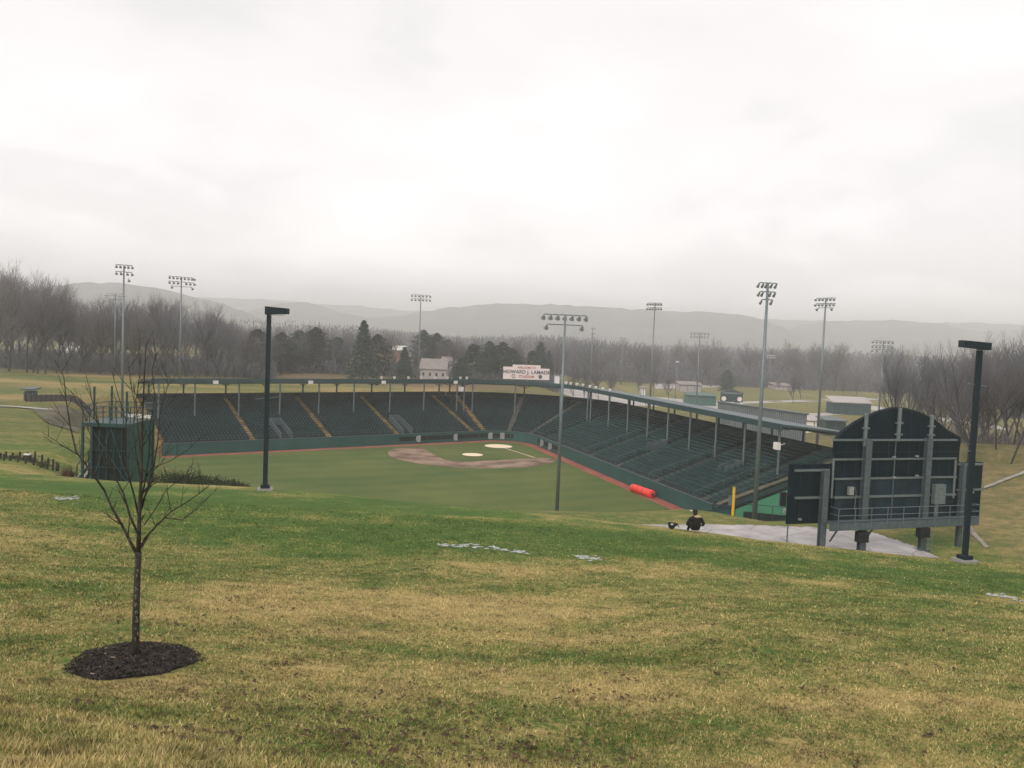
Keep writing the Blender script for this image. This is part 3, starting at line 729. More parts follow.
for u in (.22, .80):
    b = MB(); p = sgp(u, .68, .17); b.tube(p, p + nrm_ * .05, .42, n=14); c = MB(); c.tube(p + nrm_ * .05, p + nrm_ * .09, .28, n=10)
    e = b.build('emblem', MT['ink'], T); c.build('emblem_centre', MT['pink'] if u < .5 else MT['galv'], e)
# low pale cabin beside the sign
p = at(557, 377, 189); T = thing('roof_cabin', (p.x, p.y, ROOFZ), 'small pale box on the roof just right of the name sign', 'box')
b = MB(); b.box((p.x, p.y, (p.z + ROOFZ) / 2), (1.1, 1.0, p.z - ROOFZ + .5)); b.build('walls', MT['white'], T)
b = MB(); b.box((p.x, p.y, p.z + .3), (1.3, 1.2, .1)); b.build('lid', MT['greywall'], T)
# small pole on the sign
# foul pole
p = at(732.5, 519, 100.6); T = thing('foul_pole', (p.x, p.y, 0), 'short yellow foul pole at the right end of the field', 'foul pole')
b = MB(); b.tube((p.x, p.y, 0), (p.x, p.y, at(733, 487.5, 100.6).z), .17, n=10); b.build('pole', MT['yellow'], T)
b = MB(); b.box((p.x - .35, p.y, 3.2), (.5, .05, 1.2)); b.build('screen', MT['galv'], T)
# RF foul pole mirrored
p = FP(68.6, 0, 0); T = thing('foul_pole', (p.x, p.y, 0), 'yellow foul pole behind the left viewing platform', 'foul pole')
b = MB(); b.tube((p.x, p.y, 0), (p.x, p.y, 3.9), .15, n=10); b.build('pole', MT['yellow'], T)
# red tarp roll
def gpt(px, py, z=0.0):
    d = ray(px, py); k = (z - H) / d.z; return Vector((0, 0, H)) + d * k
p, q = gpt(632.5, 487.5, .55), gpt(648.5, 493, .55)
q = p + (q - p).normalized() * 5.3
T = thing('tarp_roll', (p.x, p.y, 0), 'red rolled tarpaulin lying on the track by the right field wall', 'tarp roll')
b = MB(); n_ = 14; dd = (q - p).normalized()
b.path([p + dd * t for t in (0, .1, 1.5, 3, 4.2, 5.2, 5.3)], [.48, .56, .58, .55, .58, .57, .48], 16); b.build('tarpaulin', MT['red'], T, True)
b = MB()
for t in (.7, 1.9, 3.3, 4.6): b.tube(p + dd * (t - .04), p + dd * (t + .04), .588, n=16)
b.build('strap', mat('faded strap', (.45, .07, .05), .7), T, True)
b = MB(); b.tube(p - dd * .12, q + dd * .12, .2, n=12); b.build('core_tube', MT['galv_dark'], T)
# bullpen fence at the end of the right stand
fa, fb = gpt(752, 516, 0), gpt(784, 524, 0)
T = thing('bullpen_fence', (fa.x, fa.y, 0), 'low green post and rail fence beside the yellow foul pole', 'fence')
b = MB(); c = MB()
P = [gpt(722, 518, 0), gpt(752, 521, 0), gpt(792, 525, 0)]
P = [Vector((v.x, v.y, 0)) for v in P]
for a, e in zip(P[:-1], P[1:]):
    n_ = max(2, int((e - a).length / 2.2))
    for k in range(n_ + 1): v = a.lerp(e, k / n_); c.tube(v, v + Vector((0, 0, 2.1)), .05, n=5)
    c.beam(a + Vector((0, 0, 2.1)), e + Vector((0, 0, 2.1)), .07, .07); b.beam(a + Vector((0, 0, .55)), e + Vector((0, 0, .55)), .05, 1.1)
b.build('panel', MT['mesh'], T); c.build('rail_frame', MT['green_steel'], T)
# bright green artificial surface beside the right stand
g = [S(NST, 4) + Vector((t_.x, t_.y)) * .5, S(NST, DEEP + 1) + Vector((t_.x, t_.y)) * .5, S(NST, DEEP + 4) + Vector((t_.x, t_.y)) * 8, S(NST, 4) + Vector((t_.x, t_.y)) * 6]
# promenade behind the stands on the right
b = MB()
for i in range(int(iB) - 4, NST):
    a, c_, d_, e_ = S(i, DEEP + 2.2), S(i + 1, DEEP + 2.2), S(i + 1, DEEP + 13), S(i, DEEP + 13)
    b.add([(v.x, v.y, .02) for v in (a, c_, d_, e_)], [(0, 1, 2, 3)])
struct(b.build('promenade', MT['plaza']))

# ------------------------------------------------------------------ floodlight towers
def tower(px, ytop, D, base_z, label, rows, wid, face, pr=.3, grp='floodlight towers around the ballpark', side_view=0.0, white=False, lr=.33):
    top = at(px, ytop, D); x, y = top.x, top.y
    bz = gz(x, y) if base_z is None else base_z
    T = thing('floodlight_tower', (x, y, bz), label, 'floodlight tower', grp)
    b = MB(); b.tube((x, y, bz - .3), (x, y, top.z), pr, pr * .5, 10); b.build('pole', MT['galv'], T, True)
    fx, fy = math.cos(face), math.sin(face); ax = Vector((-fy, fx, 0)); fd = Vector((fx, fy, 0))
    # rows: list of (dz, [offsets])
    b = MB()
    for dz_, offs in rows:
        z = top.z - dz_
        if len(offs) > 1: b.beam(Vector((x, y, z)) + ax * min(offs) * wid / 2, Vector((x, y, z)) + ax * max(offs) * wid / 2, .11, .11)
    b.build('crossarm', MT['galv_dark'], T)
    for dz_, offs in rows:
        z = top.z - dz_
        for o_ in offs:
            c = Vector((x, y, z - .12)) + ax * o_ * wid / 2
            if abs(o_) < .04: c += fd * .25
            b = MB(); q = c + fd * .42 + Vector((0, 0, -.36))
            b.tube(c, q, .10, lr, n=8); b.tube(c - fd * .12 + Vector((0, 0, .1)), c, .10, n=6)
            b.build('floodlight', MT['white' if white else 'lamp'], T)
    return T
R7 = [-1, -.67, -.34, -.03, .33, .66, 1]
toh = lambda px, D: math.atan2(home.y - 20 - D, home.x - (px - 512) / F * D)
row2 = [(0, [-1, -.6, -.22, .22, .6, 1]), (1.15, [-1, -.6, -.22, .22, .6, 1])]
tower(565.5, 315, 103, .0, 'tall grey floodlight tower in front of the field with one long row of lamps', [(0, R7), (1.2, [-.82, .85])], 5.4, toh(565, 103), .25)
tower(768, 283, 97, None, 'thick grey floodlight tower right of the yellow foul pole', [(0, [-1, -.5, 0, .5, 1]), (1.0, [-.9, -.4, .5, .9]), (1.9, [-.6, .6])], 2.1, PI / 2 + .15, .29, lr=.17)
tower(826, 298, 182, -.1, 'floodlight tower behind the right grandstand left of the arched scoreboard', row2 + [(2.1, [-.8, .8])], 5.0, toh(826, 182), .32)
tower(655, 303, 213, -.1, 'floodlight tower behind the home end of the right grandstand roof', row2, 3.6, toh(655, 213), .28)
tower(700, 333, 290, -.2, 'short looking floodlight tower beyond the promenade behind the right grandstand', row2, 6.0, toh(700, 290), .3)
tower(883.5, 341, 215, 0, 'floodlight tower standing just above the arch of the scoreboard', row2 + [(2.2, [-1, -.5, .5, 1])], 5.4, toh(883, 215), .26)
tower(421, 295, 250, None, 'lone floodlight tower above the pale house beyond the left grandstand', row2, 5.4, toh(421, 250), .26)
tower(181.5, 277, 205, None, 'floodlight tower behind the left end of the left grandstand', [(0, [-1, -.7, -.4, -.1, .2, .5, .8, 1]), (1.2, [-1, -.66, -.33, .33, .66, 1]), (2.3, [-.8, .85])], 6.6, toh(181, 205), .28)
tower(124, 265, 148, None, 'tall narrow floodlight tower seen side on behind the viewing platform', [(0, [-1, -.5, 0, .5, 1]), (1.2, [-1, -.4, .4, 1]), (2.3, [.6])], 2.6, -.9, .26, lr=.24)
tower(115.5, 294, 225, None, 'lower floodlight tower left of the tall side on one, with pale lamps', [(0, [-1, -.6, -.2, .3, .7, 1]), (1.5, [-.8, .8])], 4.6, -1.2, .22, white=True)
tower(593, 328, 350, None, 'faint thin floodlight tower beyond the roof, right of the long row tower', [(0, [-.6, .6]), (2, [-.6, .6]), (4, [-.6, .6])], 2.4, -1, .25)
tower(623, 338, 420, None, 'faint distant floodlight tower among the bare woods left of the promenade', row2, 4, -1, .28)
tower(771, 355, 460, None, 'distant pale floodlight tower over the far lots right of the thick tower', row2, 6, -1, .28, white=True)
tower(677, 361, 330, None, 'small distant light pole with one pale lamp left of the short looking tower', [(0, [-.5, .5])], 1.5, -1, .2, white=True)
tower(919.5, 364, 190, 2, 'park light pole with two lamps in front of the right hand woods', [(0, [-1, 1])], 2.0, -1.2, .2, grp=None, white=True)

# ------------------------------------------------------------------ area lamp posts
def lamppost(px, py, D, ytop, hx0, hx1, label, arms, hh):
    b0 = at(px, py, D); x, y = b0.x, b0.y; z0 = gz(x, y)
    top = at(px + (b0.z - 0) * 0, py, D)
    # height from the photograph
    lo, hi = z0, z0 + 15
    for _ in range(40):
        m = (lo + hi) / 2
        if proj((x, y, m))[1] > ytop: lo = m
        else: hi = m
    zt = lo
    T = thing('lamp_post', (x, y, z0), label, 'lamp post')
    b = MB(); b.box((x, y, z0 + .06), (.74, .74, .14), .3); ft = b.build('footing', MT['concrete'], T)
    b = MB(); b.box((x, y, z0 + .22), (.44, .44, .16), .3); b.build('base_cover', MT['post'], T)
    b = MB(); b.box((x, y, (z0 + zt) / 2), (.185, .185, zt - z0 - .1)); b.build('pole', MT['post'], T)
    b = MB(); a = (hx0 - px2(x, y, zt)) * D / F; c = (hx1 - px2(x, y, zt)) * D / F
    b.hexa([(x + a, y - .24, zt - hh[0]), (x + c, y - .24, zt - hh[1]), (x + c, y + .24, zt - hh[1]), (x + a, y + .24, zt - hh[0]), (x + a, y - .24, zt), (x + c, y - .24, zt - .06), (x + c, y + .24, zt - .06), (x + a, y + .24, zt)])
    hd = b.build('lamp_head', MT['post'], T)
    b = MB(); b.box((x + (a + c) / 2, y, zt - max(hh) - .012), (abs(c - a) * .6, .34, .02)); b.build('lens', MT['lamp'], hd)
    for ya, l, tilt, rz in arms:
        lo, hi = z0, zt
        for _ in range(40):
            m = (lo + hi) / 2
            if proj((x, y, m))[1] > ya: lo = m
            else: hi = m
        b = MB(); d = Vector((math.cos(rz), math.sin(rz), tilt)) * l; b.tube(Vector((x, y, lo)) - d, Vector((x, y, lo)) + d, .022, n=6); b.build('banner_arm', MT['galv'], T)
def px2(x, y, z): return proj((x, y, z))[0]
lamppost(265, 489.5, 41.5, 306.5, 266.3, 288.3, 'dark square lamp post left of centre with its box head pointing right', [(343, .56, .0, .1), (398, .56, .13, .1)], (.40, .34))
lamppost(964.5, 560.5, 34.5, 341, 961.6, 988.8, 'dark square lamp post in front of the scoreboard at the right with head pointing left', [(385, .46, -.1, .1), (451.5, .46, -.16, .1)], (.28, .36))

# ------------------------------------------------------------------ scoreboard (seen from behind)
A0 = Vector((20.4, 61.7)); A1 = Vector((37.75, 67.4)); bd = (A1 - A0).normalized(); bn = Vector((bd.y, -bd.x))  # towards camera
bang = math.atan2(bd.y, bd.x)
def bp(px, py, d=0.0):
    "board coordinates (along, height) of a pixel on the plane d metres in front of the board's back"
    r_ = ray(px, py); o = Vector((0, 0, H)); n3 = Vector((bn.x, bn.y, 0)); p0 = Vector((A0.x, A0.y, 0)) + n3 * d
    k = (p0 - o).dot(n3) / r_.dot(n3); q = o + r_ * k; return (Vector((q.x, q.y)) - A0).dot(bd), q.z
def bw(t, z, d=0.0): q = A0 + bd * t + bn * d; return Vector((q.x, q.y, z))
gl = gz(28, 64)
T = thing('scoreboard', (28.9, 64.5, gl), 'huge dark arched scoreboard seen from behind, standing on steel legs', 'scoreboard')
def slab(name, pts, d0, d1, m, parent):
    n = len(pts); vs = [bw(t, z, d0) for t, z in pts] + [bw(t, z, d1) for t, z in pts]
    b = MB(); b.add(vs, [tuple(range(n)), tuple(range(2 * n - 1, n - 1, -1))] + [(k, k + n, (k + 1) % n + n, (k + 1) % n) for k in range(n)]); return b.build(name, m, parent)
t0, _ = bp(832.5, 480); t1, _ = bp(957.5, 480); zm0 = 8.7
arch = [bp(px, py) for px, py in ((832.5, 440), (842, 431.5), (855, 422), (868, 415), (880, 410.5), (893, 407.2), (905, 407.6), (920, 412), (935, 419.5), (948, 430), (957.5, 437))]
arch[0] = (t0, arch[0][1]); arch[-1] = (t1, arch[-1][1])
slab('main_panel', [(t0, zm0)] + arch + [(t1, zm0)], -.2, 0, MT['board'], T)
slab('arch_edge', arch + [(t, z - .12) for t, z in arch[::-1]], -.24, .04, MT['post'], T)
tl0, zl1 = bp(790.5, 467); _, zl0 = bp(790.5, 526); tr1, zr1 = bp(983.5, 460); _, zr0 = bp(983, 515.5)
zwt = (zl1 + zr1) / 2; zwb = (zl0 + zr0) / 2
wl = slab('wing_panel', [(tl0, zwb), (tl0, zwt), (t0 - .01, zwt), (t0 - .01, zwb)], -.2, -.02, MT['board'], T); 
wr = slab('wing_panel', [(t1 + .01, zwb), (t1 + .01, zwt), (tr1, zwt), (tr1, zwb)], -.2, -.02, MT['board'], T)
# sheet seams as slim raised ribs, scuffs
for k in range(1, 12):
    t = t0 + (t1 - t0) * k / 12; zt_ = float(np.interp(t, [p_[0] for p_ in arch], [p_[1] for p_ in arch])); b = MB(); b.beam(bw(t, zm0 + .1, .012), bw(t, zt_ - .15, .012), .035, .025); b.build('sheet_seam', MT['post'], T)
for z_ in (11.6, 14.2): b = MB(); b.beam(bw(t0 + .1, z_, .012), bw(t1 - .1, z_, .012), .03, .035); b.build('sheet_seam', MT['post'], T)
for t_0, t_1 in ((tl0, t0), (t1, tr1)):
    for k in range(1, 4): t = t_0 + (t_1 - t_0) * k / 4; b = MB(); b.beam(bw(t, zwb + .05, 0), bw(t, zwt - .05, 0), .035, .03); b.build('sheet_seam', MT['post'], T)
# lower panels slightly lighter
slab('lower_panel', [(t0 + .3, zm0 + .05), (t0 + .3, bp(893, 478)[1]), (t1 - .3, bp(893, 478)[1]), (t1 - .3, zm0 + .05)], .0, .02, mat('dull blue grey sheet', (.010, .026, .038), .6, 0, .45, .7, spec=.2), T)
# big columns
for px, yt, w in ((825.5, 470, .50), (868, 439, .55), (929, 438, .50), (963.5, 463, .34)):
    t, zt = bp(px, yt, .3); b = MB()
    q0, q1 = bw(t, gl - .5, .32), bw(t, zt, .32)
    for o_, ww, dd in ((-.17, w, .05), (.17, w, .05), (0, .07, .3)):
        n3 = Vector((bn.x, bn.y, 0)) * o_
        b.box(((q0 + n3).x, (q0 + n3).y, (q0.z + q1.z) / 2), (ww, dd, q1.z - q0.z), bang)
    b.box((q0.x, q0.y, gl + .05), (w * 1.7, w * 1.7, .2), bang)
    b.build('steel_column', MT['galv_dark'], T)
# upper pipes
for px, ya, yb in ((866.5, 413.5, 446), (900, 408, 441), (932, 415, 440)):
    t, z1 = bp(px, ya, .1); _, z2 = bp(px, yb, .1); b = MB(); b.tube(bw(t, z2, .12), bw(t, z1, .12), .16, n=8)
    for fr in (.45, .8): b.box(bw(t, z1 + (z2 - z1) * fr, .14), (.62, .2, .14), bang)
    b.build('pipe_mast', MT['galv'], T)
t, z1 = bp(896, 441, .1); _, z2 = bp(893, 520, .1); b = MB(); b.tube(bw(t, z2, .1), bw(t, z1, .1), .05, n=6); b.build('conduit', MT['galv_dark'], T)
# horizontals
def hbar(xa, xb, ya, w=.14, d=.12, name='cross_rail'):
    ta, z = bp(xa, ya, d); tb, _ = bp(xb, ya, d); b = MB(); b.beam(bw(ta, z, d), bw(tb, z, d), .16, w); return b.build(name, MT['galv_dark'] if w < .13 else MT['galv'], T)
hbar(833, 957, 440); hbar(833, 956, 459.5); hbar(834, 956, 479); hbar(834, 955, 497.5, .17)
hbar(795, 829, 470.5, .17); hbar(795, 826, 498, .17); hbar(958, 983, 464.5, .15); hbar(957, 982, 490, .15)
for px in (833.5, 955.5):
    t, z1 = bp(px, 460, .12); _, z2 = bp(px, 498, .12); b = MB(); b.beam(bw(t, z1, .14), bw(t, z2, .14), .15, .12); b.build('frame_upright', MT['galv'], T)
# catwalk
ta, tb = bp(829, 520, .9)[0], bp(978, 512, .9)[0]
zf = (bp(835, 525.5, .9)[1] + bp(970, 515.5, .9)[1]) / 2
b = MB(); b.box(bw((ta + tb) / 2, zf - .05, .55), (tb - ta, 1.0, .1), bang); b.box(bw((ta + tb) / 2, zf - .3, 1.02), (tb - ta, .07, .55), bang)
b.build('catwalk', MT['galv_dark'], T)
b = MB(); ra = bp(838, 520, 1.0)[0]
n_ = 9
for k in range(n_ + 1):
    t = ra + (tb - ra) * k / n_; b.tube(bw(t, zf - .3, 1.05), bw(t, zf + 1.07, 1.05), .028, n=5)
for z in (zf + 1.07, zf + .55, zf + .15): b.tube(bw(ra, z, 1.05), bw(tb, z, 1.05), .026, n=5)
for t in (ra, tb): b.tube(bw(t, zf + 1.07, 1.05), bw(t, zf + 1.07, .1), .026, n=5); b.tube(bw(t, zf + .55, 1.05), bw(t, zf + .55, .1), .026, n=5)
b.build('catwalk_railing', MT['galv'], T)
def bbox(name, x0, x1, y0, y1, d, dep, m):
    ta, z1 = bp(x0, y0, d); tb, z0 = bp(x1, y1, d); b = MB(); b.box(bw((ta + tb) / 2, (z0 + z1) / 2, d + dep / 2), (tb - ta, dep, z1 - z0), bang); return b.build(name, m, T)
c_ = bbox('electrical_cabinet', 932, 941, 484, 503, .3, .4, MT['galv']); bbox('electrical_box', 847.5, 851.5, 486.5, 494.5, .1, .25, MT['lamp'])
bbox('conduit', 934.5, 936.5, 503, 516, .35, .12, MT['galv'])
t, z = bp(851.5, 489, .2); b = MB(); b.path([bw(t, z, .2), bw(t + .35, z + .1, .2), bw(t + .45, z - .3, .2), bw(t + .4, z - 1.6, .2)], [.03] * 4, 5); b.build('cable', MT['galv'], T)
bbox('hanging_box', 855, 864, 531, 541, .5, .5, MT['shade']); bbox('hanging_box', 916, 925, 527, 536, .5, .5, MT['shade'])
for px, py in ((893, 457), (916, 456), (893, 477), (916, 475.5), (971, 492), (799, 519)): bbox('small_lamp', px - 1, px + 1, py - .8, py + .8, .1, .2, MT['lamp'])
for px, py, sx in ((830, 535, 1), (866, 533, 1)):
    t, z = bp(px, py, .3); b = MB(); b.beam(bw(t, z - .5, .3), bw(t + .7, z + .45, .3), .1, .1); b.build('knee_brace', MT['green_steel'], T)
# ladder under the right part
t, z = bp(930, 530, .8); b = MB()
for s_ in (-.2, .2): b.tube(bw(t + s_, gl, .9), bw(t + s_, zf, .9), .03, n=5)
for k in range(7): b.tube(bw(t - .2, gl + .3 + k * .35, .9), bw(t + .2, gl + .3 + k * .35, .9), .02, n=4)
b.build('ladder', MT['galv'], T)
# speakers on a pole just left of the board
p = at(785.5, 512, 66); z0 = gz(p.x, p.y)
T = thing('equipment_post', (p.x, p.y, z0), 'slim post with dark and pale boxes just left of the scoreboard', 'post')
b = MB(); b.tube((p.x + .25, p.y, z0 - .2), (p.x + .25, p.y, at(786, 494, 66).z), .06, n=6); b.build('post', MT['galv'], T)
b = MB(); q = at(783, 499, 66); b.box(q, (.42, .4, 1.1)); b.build('dark_box', MT['shade'], T)
b = MB(); q = at(786.8, 495, 66); b.box(q, (.4, .3, .35)); q = at(785.5, 511, 66); b.box(q, (.3, .3, .35)); b.build('pale_box', MT['lamp'], T)

# ------------------------------------------------------------------ viewing platform at the left
YP = 54.0
def pl(px, py, Y=YP): return at(px, py, Y)
z_deck = pl(120, 424).z; xl, xr = pl(82, 430).x, pl(129.5, 430).x; xb0 = pl(91, 440).x; xm = xr - .1
zgl = gz((xl + xr) / 2, YP) - .6; DP = 3.7
T = thing('viewing_platform', ((xl + xr) / 2, YP, zgl), 'dark green netted viewing platform with a railed deck behind the bare sapling', 'platform')
b = MB(); b.box(((xl + xr) / 2, YP + DP / 2, z_deck - .12), (xr - xl, DP, .24)); b.build('deck', MT['green_steel'], T)
b = MB(); b.box((xl * .3 + xr * .7, YP + DP - .5, z_deck + .2), ((xr - xl) * .6, .06, .22)); b.build('white_boards', MT['white'], T)
b = MB(); b.box(((xb0 + xm) / 2, YP + .25, (zgl + z_deck) / 2 - .1), (xm - xb0, .06, z_deck - zgl - .3)); b.box((xb0 + .03, YP + DP / 2, (zgl + z_deck) / 2 - .1), (.06, DP - .5, z_deck - zgl - .3)); b.build('netting', MT['mesh'], T)
b = MB(); b.box((xr - .06, YP + DP / 2 + .1, (zgl + z_deck) / 2 - .1), (.08, DP, z_deck - zgl - .2)); b.build('side_panel', mat('dark green sheet', (.007, .070, .056), .5, 0, .12, .5), T)
for x in (xl, xb0, xm, xr): 
    for yy in (YP + .1, YP + DP - .1):
        b = MB(); b.box((x + .0, yy, (zgl + z_deck) / 2), (.14, .14, z_deck - zgl)); b.build('leg', MT['green_steel'], T)
b = MB(); zr = z_deck + 1.1
n_ = 7
for k in range(n_ + 1):
    x = xl + (xr - xl) * k / n_
    for yy in (YP + .08, YP + DP - .08): b.tube((x, yy, z_deck), (x, yy, zr), .035, n=5)
for z in (z_deck + .4, z_deck + .75, zr):
    for yy in (YP + .08, YP + DP - .08): b.tube((xl, yy, z), (xr, yy, z), .03, n=5)
    for x in (xl, xr): b.tube((x, YP + .08, z), (x, YP + DP - .08, z), .03, n=5)
b.build('railing', MT['green_steel'], T)
for px, py in ((94.5, 386.5), (112, 386), (127, 391.5)):
    q = pl(px, py, YP + 2); b = MB(); b.tube((q.x, YP + 2, z_deck), (q.x, YP + 2, q.z), .075, n=6); b.build('tall_post', MT['green_steel'], T)
b = MB()   # cross braces in front of the net
for (x0, z0), (x1, z1) in (((xb0, zgl + .4), ((xb0 + xm) / 2, z_deck - .3)), (((xb0 + xm) / 2, z_deck - .3), (xm, zgl + .5)), ((xb0, z_deck - .5), (xm, zgl + .3))): b.beam((x0, YP + .16, z0), (x1, YP + .16, z1), .05, .07)
for x_ in np.linspace(xb0, xm, 6): b.beam((x_, YP + .17, zgl + .2), (x_, YP + .17, z_deck - .2), .05, .05)
for z_ in (zgl + 1.4, zgl + 2.5): b.beam((xb0, YP + .17, z_), (xm, YP + .17, z_), .05, .05)
b.build('cross_brace', MT['green_steel'], T)
b = MB(); x0 = pl(73, 460).x   # stair
for k in range(10):
    f = k / 9; x = x0 + (xb0 - x0) * f; z = zgl + .5 + (z_deck - zgl - 1.6) * f * .55; b.box((x, YP + 1.1, z), (.24, 1.1, .05))
st = b.build('stair_treads', MT['white'], T)
b = MB()
for yy in (YP + .5, YP + 1.7):
    b.beam((x0, yy, zgl + .35), (xb0, yy, zgl + 1.9), .06, .18); b.tube((x0, yy, zgl + 1.4), (xb0, yy, zgl + 2.9), .035, n=5)
    for k in range(4): x = x0 + (xb0 - x0) * k / 3; b.tube((x, yy, zgl - .2), (x, yy, zgl + 1.4 + k * .5), .045, n=5)
b.build('stair_frame', MT['green_steel'], T)

# ------------------------------------------------------------------ plants
def leafmesh(b, c, r, n, s, flat=1.0, up_=0):
    for _ in range(n):
        d = Vector((random.gauss(0, 1), random.gauss(0, 1), random.gauss(0, 1))).normalized(); rr = r * random.uniform(.35, 1.05)
        p = Vector(c) + Vector((d.x * rr, d.y * rr, abs(d.z) * rr * flat))
        a = Vector((random.gauss(0, 1), random.gauss(0, 1), random.gauss(0, 1) + up_)).normalized() * s * random.uniform(.6, 1.4); q = a.orthogonal().normalized() * s * .35
        b.add([p - a, p + q, p + a, p - q], [(0, 1, 2, 3)])
shr = (('widest evergreen shrub against the green side of the viewing platform', 172, 480, 11, 20), ('evergreen shrub second from the viewing platform, flat topped', 188, 481, 10, 19), ('middle evergreen shrub in the low row right of the platform', 204, 481.5, 10, 18), ('evergreen shrub in the low row, second from its right end', 222, 482, 9, 14), ('small evergreen shrub at the right end of the low row', 239, 483, 7, 8))
for lb, px, py, w, hh in shr:
    D = 48; p = at(px, py, D); z0 = gz(p.x, p.y); r = w * D / F * 1.15; ht = hh * D / F
    T = thing('evergreen_shrub', (p.x, p.y, z0), lb, 'shrub', 'low row of evergreen shrubs')
    b = MB()
    for k in range(8): t = random.uniform(0, 6.28); b.tube((p.x, p.y, z0 - .1), (p.x + math.cos(t) * r * .7, p.y + math.sin(t) * r * .7, z0 + ht * random.uniform(.5, 1)), .03, .01, 4)
    b.build('stem', MT['bark'], T)
    b = MB()
    for k in range(15): leafmesh(b, (p.x + random.uniform(-r, r), p.y + random.uniform(-.6, .6), z0 - .15), ht * random.uniform(.6, .95), 170, .06, 1.0, .8)
    b.build('foliage', MT['shrub'], T)
T = thing('bare_shrub', tuple(at(68, 458, 56)), 'reddish bare twiggy bush beside the platform stair', 'shrub'); b = MB(); q0 = at(68, 458, 56); q0.z = gz(q0.x, q0.y)
for k in range(170):
    t = random.uniform(0, 6.28); e = random.uniform(.2, 1.0); L = random.uniform(.4, 1.0)
    b.tube(q0 + Vector((math.cos(t), math.sin(t), 0)) * .3, q0 + Vector((math.cos(t) * (1 - e) * 1.0, math.sin(t) * (1 - e) * 1.0, e * 1.0 * L)) + Vector((random.uniform(-.3, .3), 0, 0)), .014, .005, 3, False)
b.build('twigs', MT['shrub_brown'], T)
# fenced planting bed at the far left
c0 = at(14, 458, 57); T = thing('planting_fence', (c0.x, c0.y, gz(c0.x, c0.y)), 'low ring of dark posts round the planted bed at the left edge', 'fence')
b = MB()
for k in range(26):
    t = 2 * PI * k / 26; x = c0.x + 2.1 * math.cos(t); y = c0.y + 1.5 + 1.5 * math.sin(t); z = gz(x, y); hh = random.uniform(.36, .55); pb = MB(); pb.box((x, y, z + hh / 2 - .1), (.10, .10, hh + .2)); pb.build('post', MT['bark'], T)
    t2 = 2 * PI * (k + 1) / 26; x2 = c0.x + 2.1 * math.cos(t2); y2 = c0.y + 1.5 + 1.5 * math.sin(t2)
    if k % 5: b.beam((x, y, z + .28), (x2, y2, gz(x2, y2) + .28), .03, .04)
b.build('rail', MT['bark'], T)
b = MB()
for k in range(30): x = c0.x + random.uniform(-1.7, 1.7); y = c0.y + 1.5 + random.uniform(-1.1, 1.1); leafmesh(b, (x, y, gz(x, y) - .05), .3, 60, .05, 1, .5)
tag(b.build('ground_cover', MT['shrub']), 'dark low plants inside the ring of posts', 'ground cover', kind='stuff')
T = thing('stone_marker', (c0.x + .1, c0.y + 1.4, gz(c0.x, c0.y + 1.4)), 'pale marker stone on a dark plinth inside the ring of posts', 'marker stone')
z = gz(c0.x, c0.y + 1.4); b = MB(); b.box((c0.x + .1, c0.y + 1.4, z + .2), (.45, .35, .4)); b.build('plinth', MT['bark'], T); b = MB(); b.box((c0.x + .1, c0.y + 1.4, z + .44), (.4, .3, .08)); b.build('cap', MT['white'], T)

# mulch ring and the sapling
tx, ty = TREE; tz = gz(tx, ty)
b = MB(); n_ = 40; rings = (0, .3, .6, .8, .93, 1.0); vs = []
for r_ in rings:
    for k in range(n_):
        t = 2 * PI * k / n_; w = .89 * r_ * (1 + .05 * math.sin(3 * t + 1) + .04 * math.sin(7 * t)); x = tx + .05 + w * math.cos(t); y = ty + w * math.sin(t) * 1.24
        vs.append((x, y, gz(x, y) + .09 * (1 - r_ ** 2) ** .7 + .012 - (.05 if r_ == 1 else 0) + random.uniform(-.008, .008)))
fs = [(i * n_ + k, i * n_ + (k + 1) % n_, (i + 1) * n_ + (k + 1) % n_, (i + 1) * n_ + k) for i in range(len(rings) - 1) for k in range(n_)]
b.add(vs, fs)
T = thing('mulch_ring', (tx, ty, tz), 'round bed of dark wet mulch at the foot of the sapling', 'mulch bed')
b.build('soil', mat('dark wet mulch', (.012, .010, .009), .9, 0, .5, 30, .02, c2=(.032, .026, .022)), T)
b = MB(); c = MB()
for k in range(3600):
    t = random.uniform(0, 6.28); w = .90 * math.sqrt(random.random()) * (1 + .05 * math.sin(3 * t + 1) + .04 * math.sin(7 * t)) + abs(random.gauss(0, .05)) * (k % 3 == 0); x = tx + .05 + w * math.cos(t); y = ty + w * math.sin(t) * 1.24
    z = gz(x, y) if False else tz + (y - ty) * -.30 + (x - tx) * -.07
    z = None
    b_ = c if random.random() < .01 else b
    b_.add([(x, y, w), (0, 0, 0), (0, 0, 0), (0, 0, 0)], [(0, 1, 2, 3)])
def chips(B, name, m):
    P = np.array(B.v)[::4]; Z = ground(P[:, 0], P[:, 1]) + .09 * np.clip(1 - P[:, 2] ** 2, 0, 1) ** .7 + .022
    o = MB()
    for (x, y, w), z in zip(P, Z):
        a = Vector((random.gauss(0, 1), random.gauss(0, 1), random.gauss(0, .5))).normalized() * random.uniform(.012, .032); q = a.orthogonal().normalized() * .009
        p = Vector((x, y, z)); o.add([p - a - q, p + a - q, p + a + q, p - a + q], [(0, 1, 2, 3)])
    q = o.build(name, m, T); q['kind'] = 'stuff'
chips(b, 'wood_chips', mat('dark wood chips', (.02, .016, .013), .85, 0, .6, 6, c2=(.06, .045, .036))); chips(c, 'pale_chips', mat('pale wood chips', (.34, .27, .2), .85, 0, .4, 6))

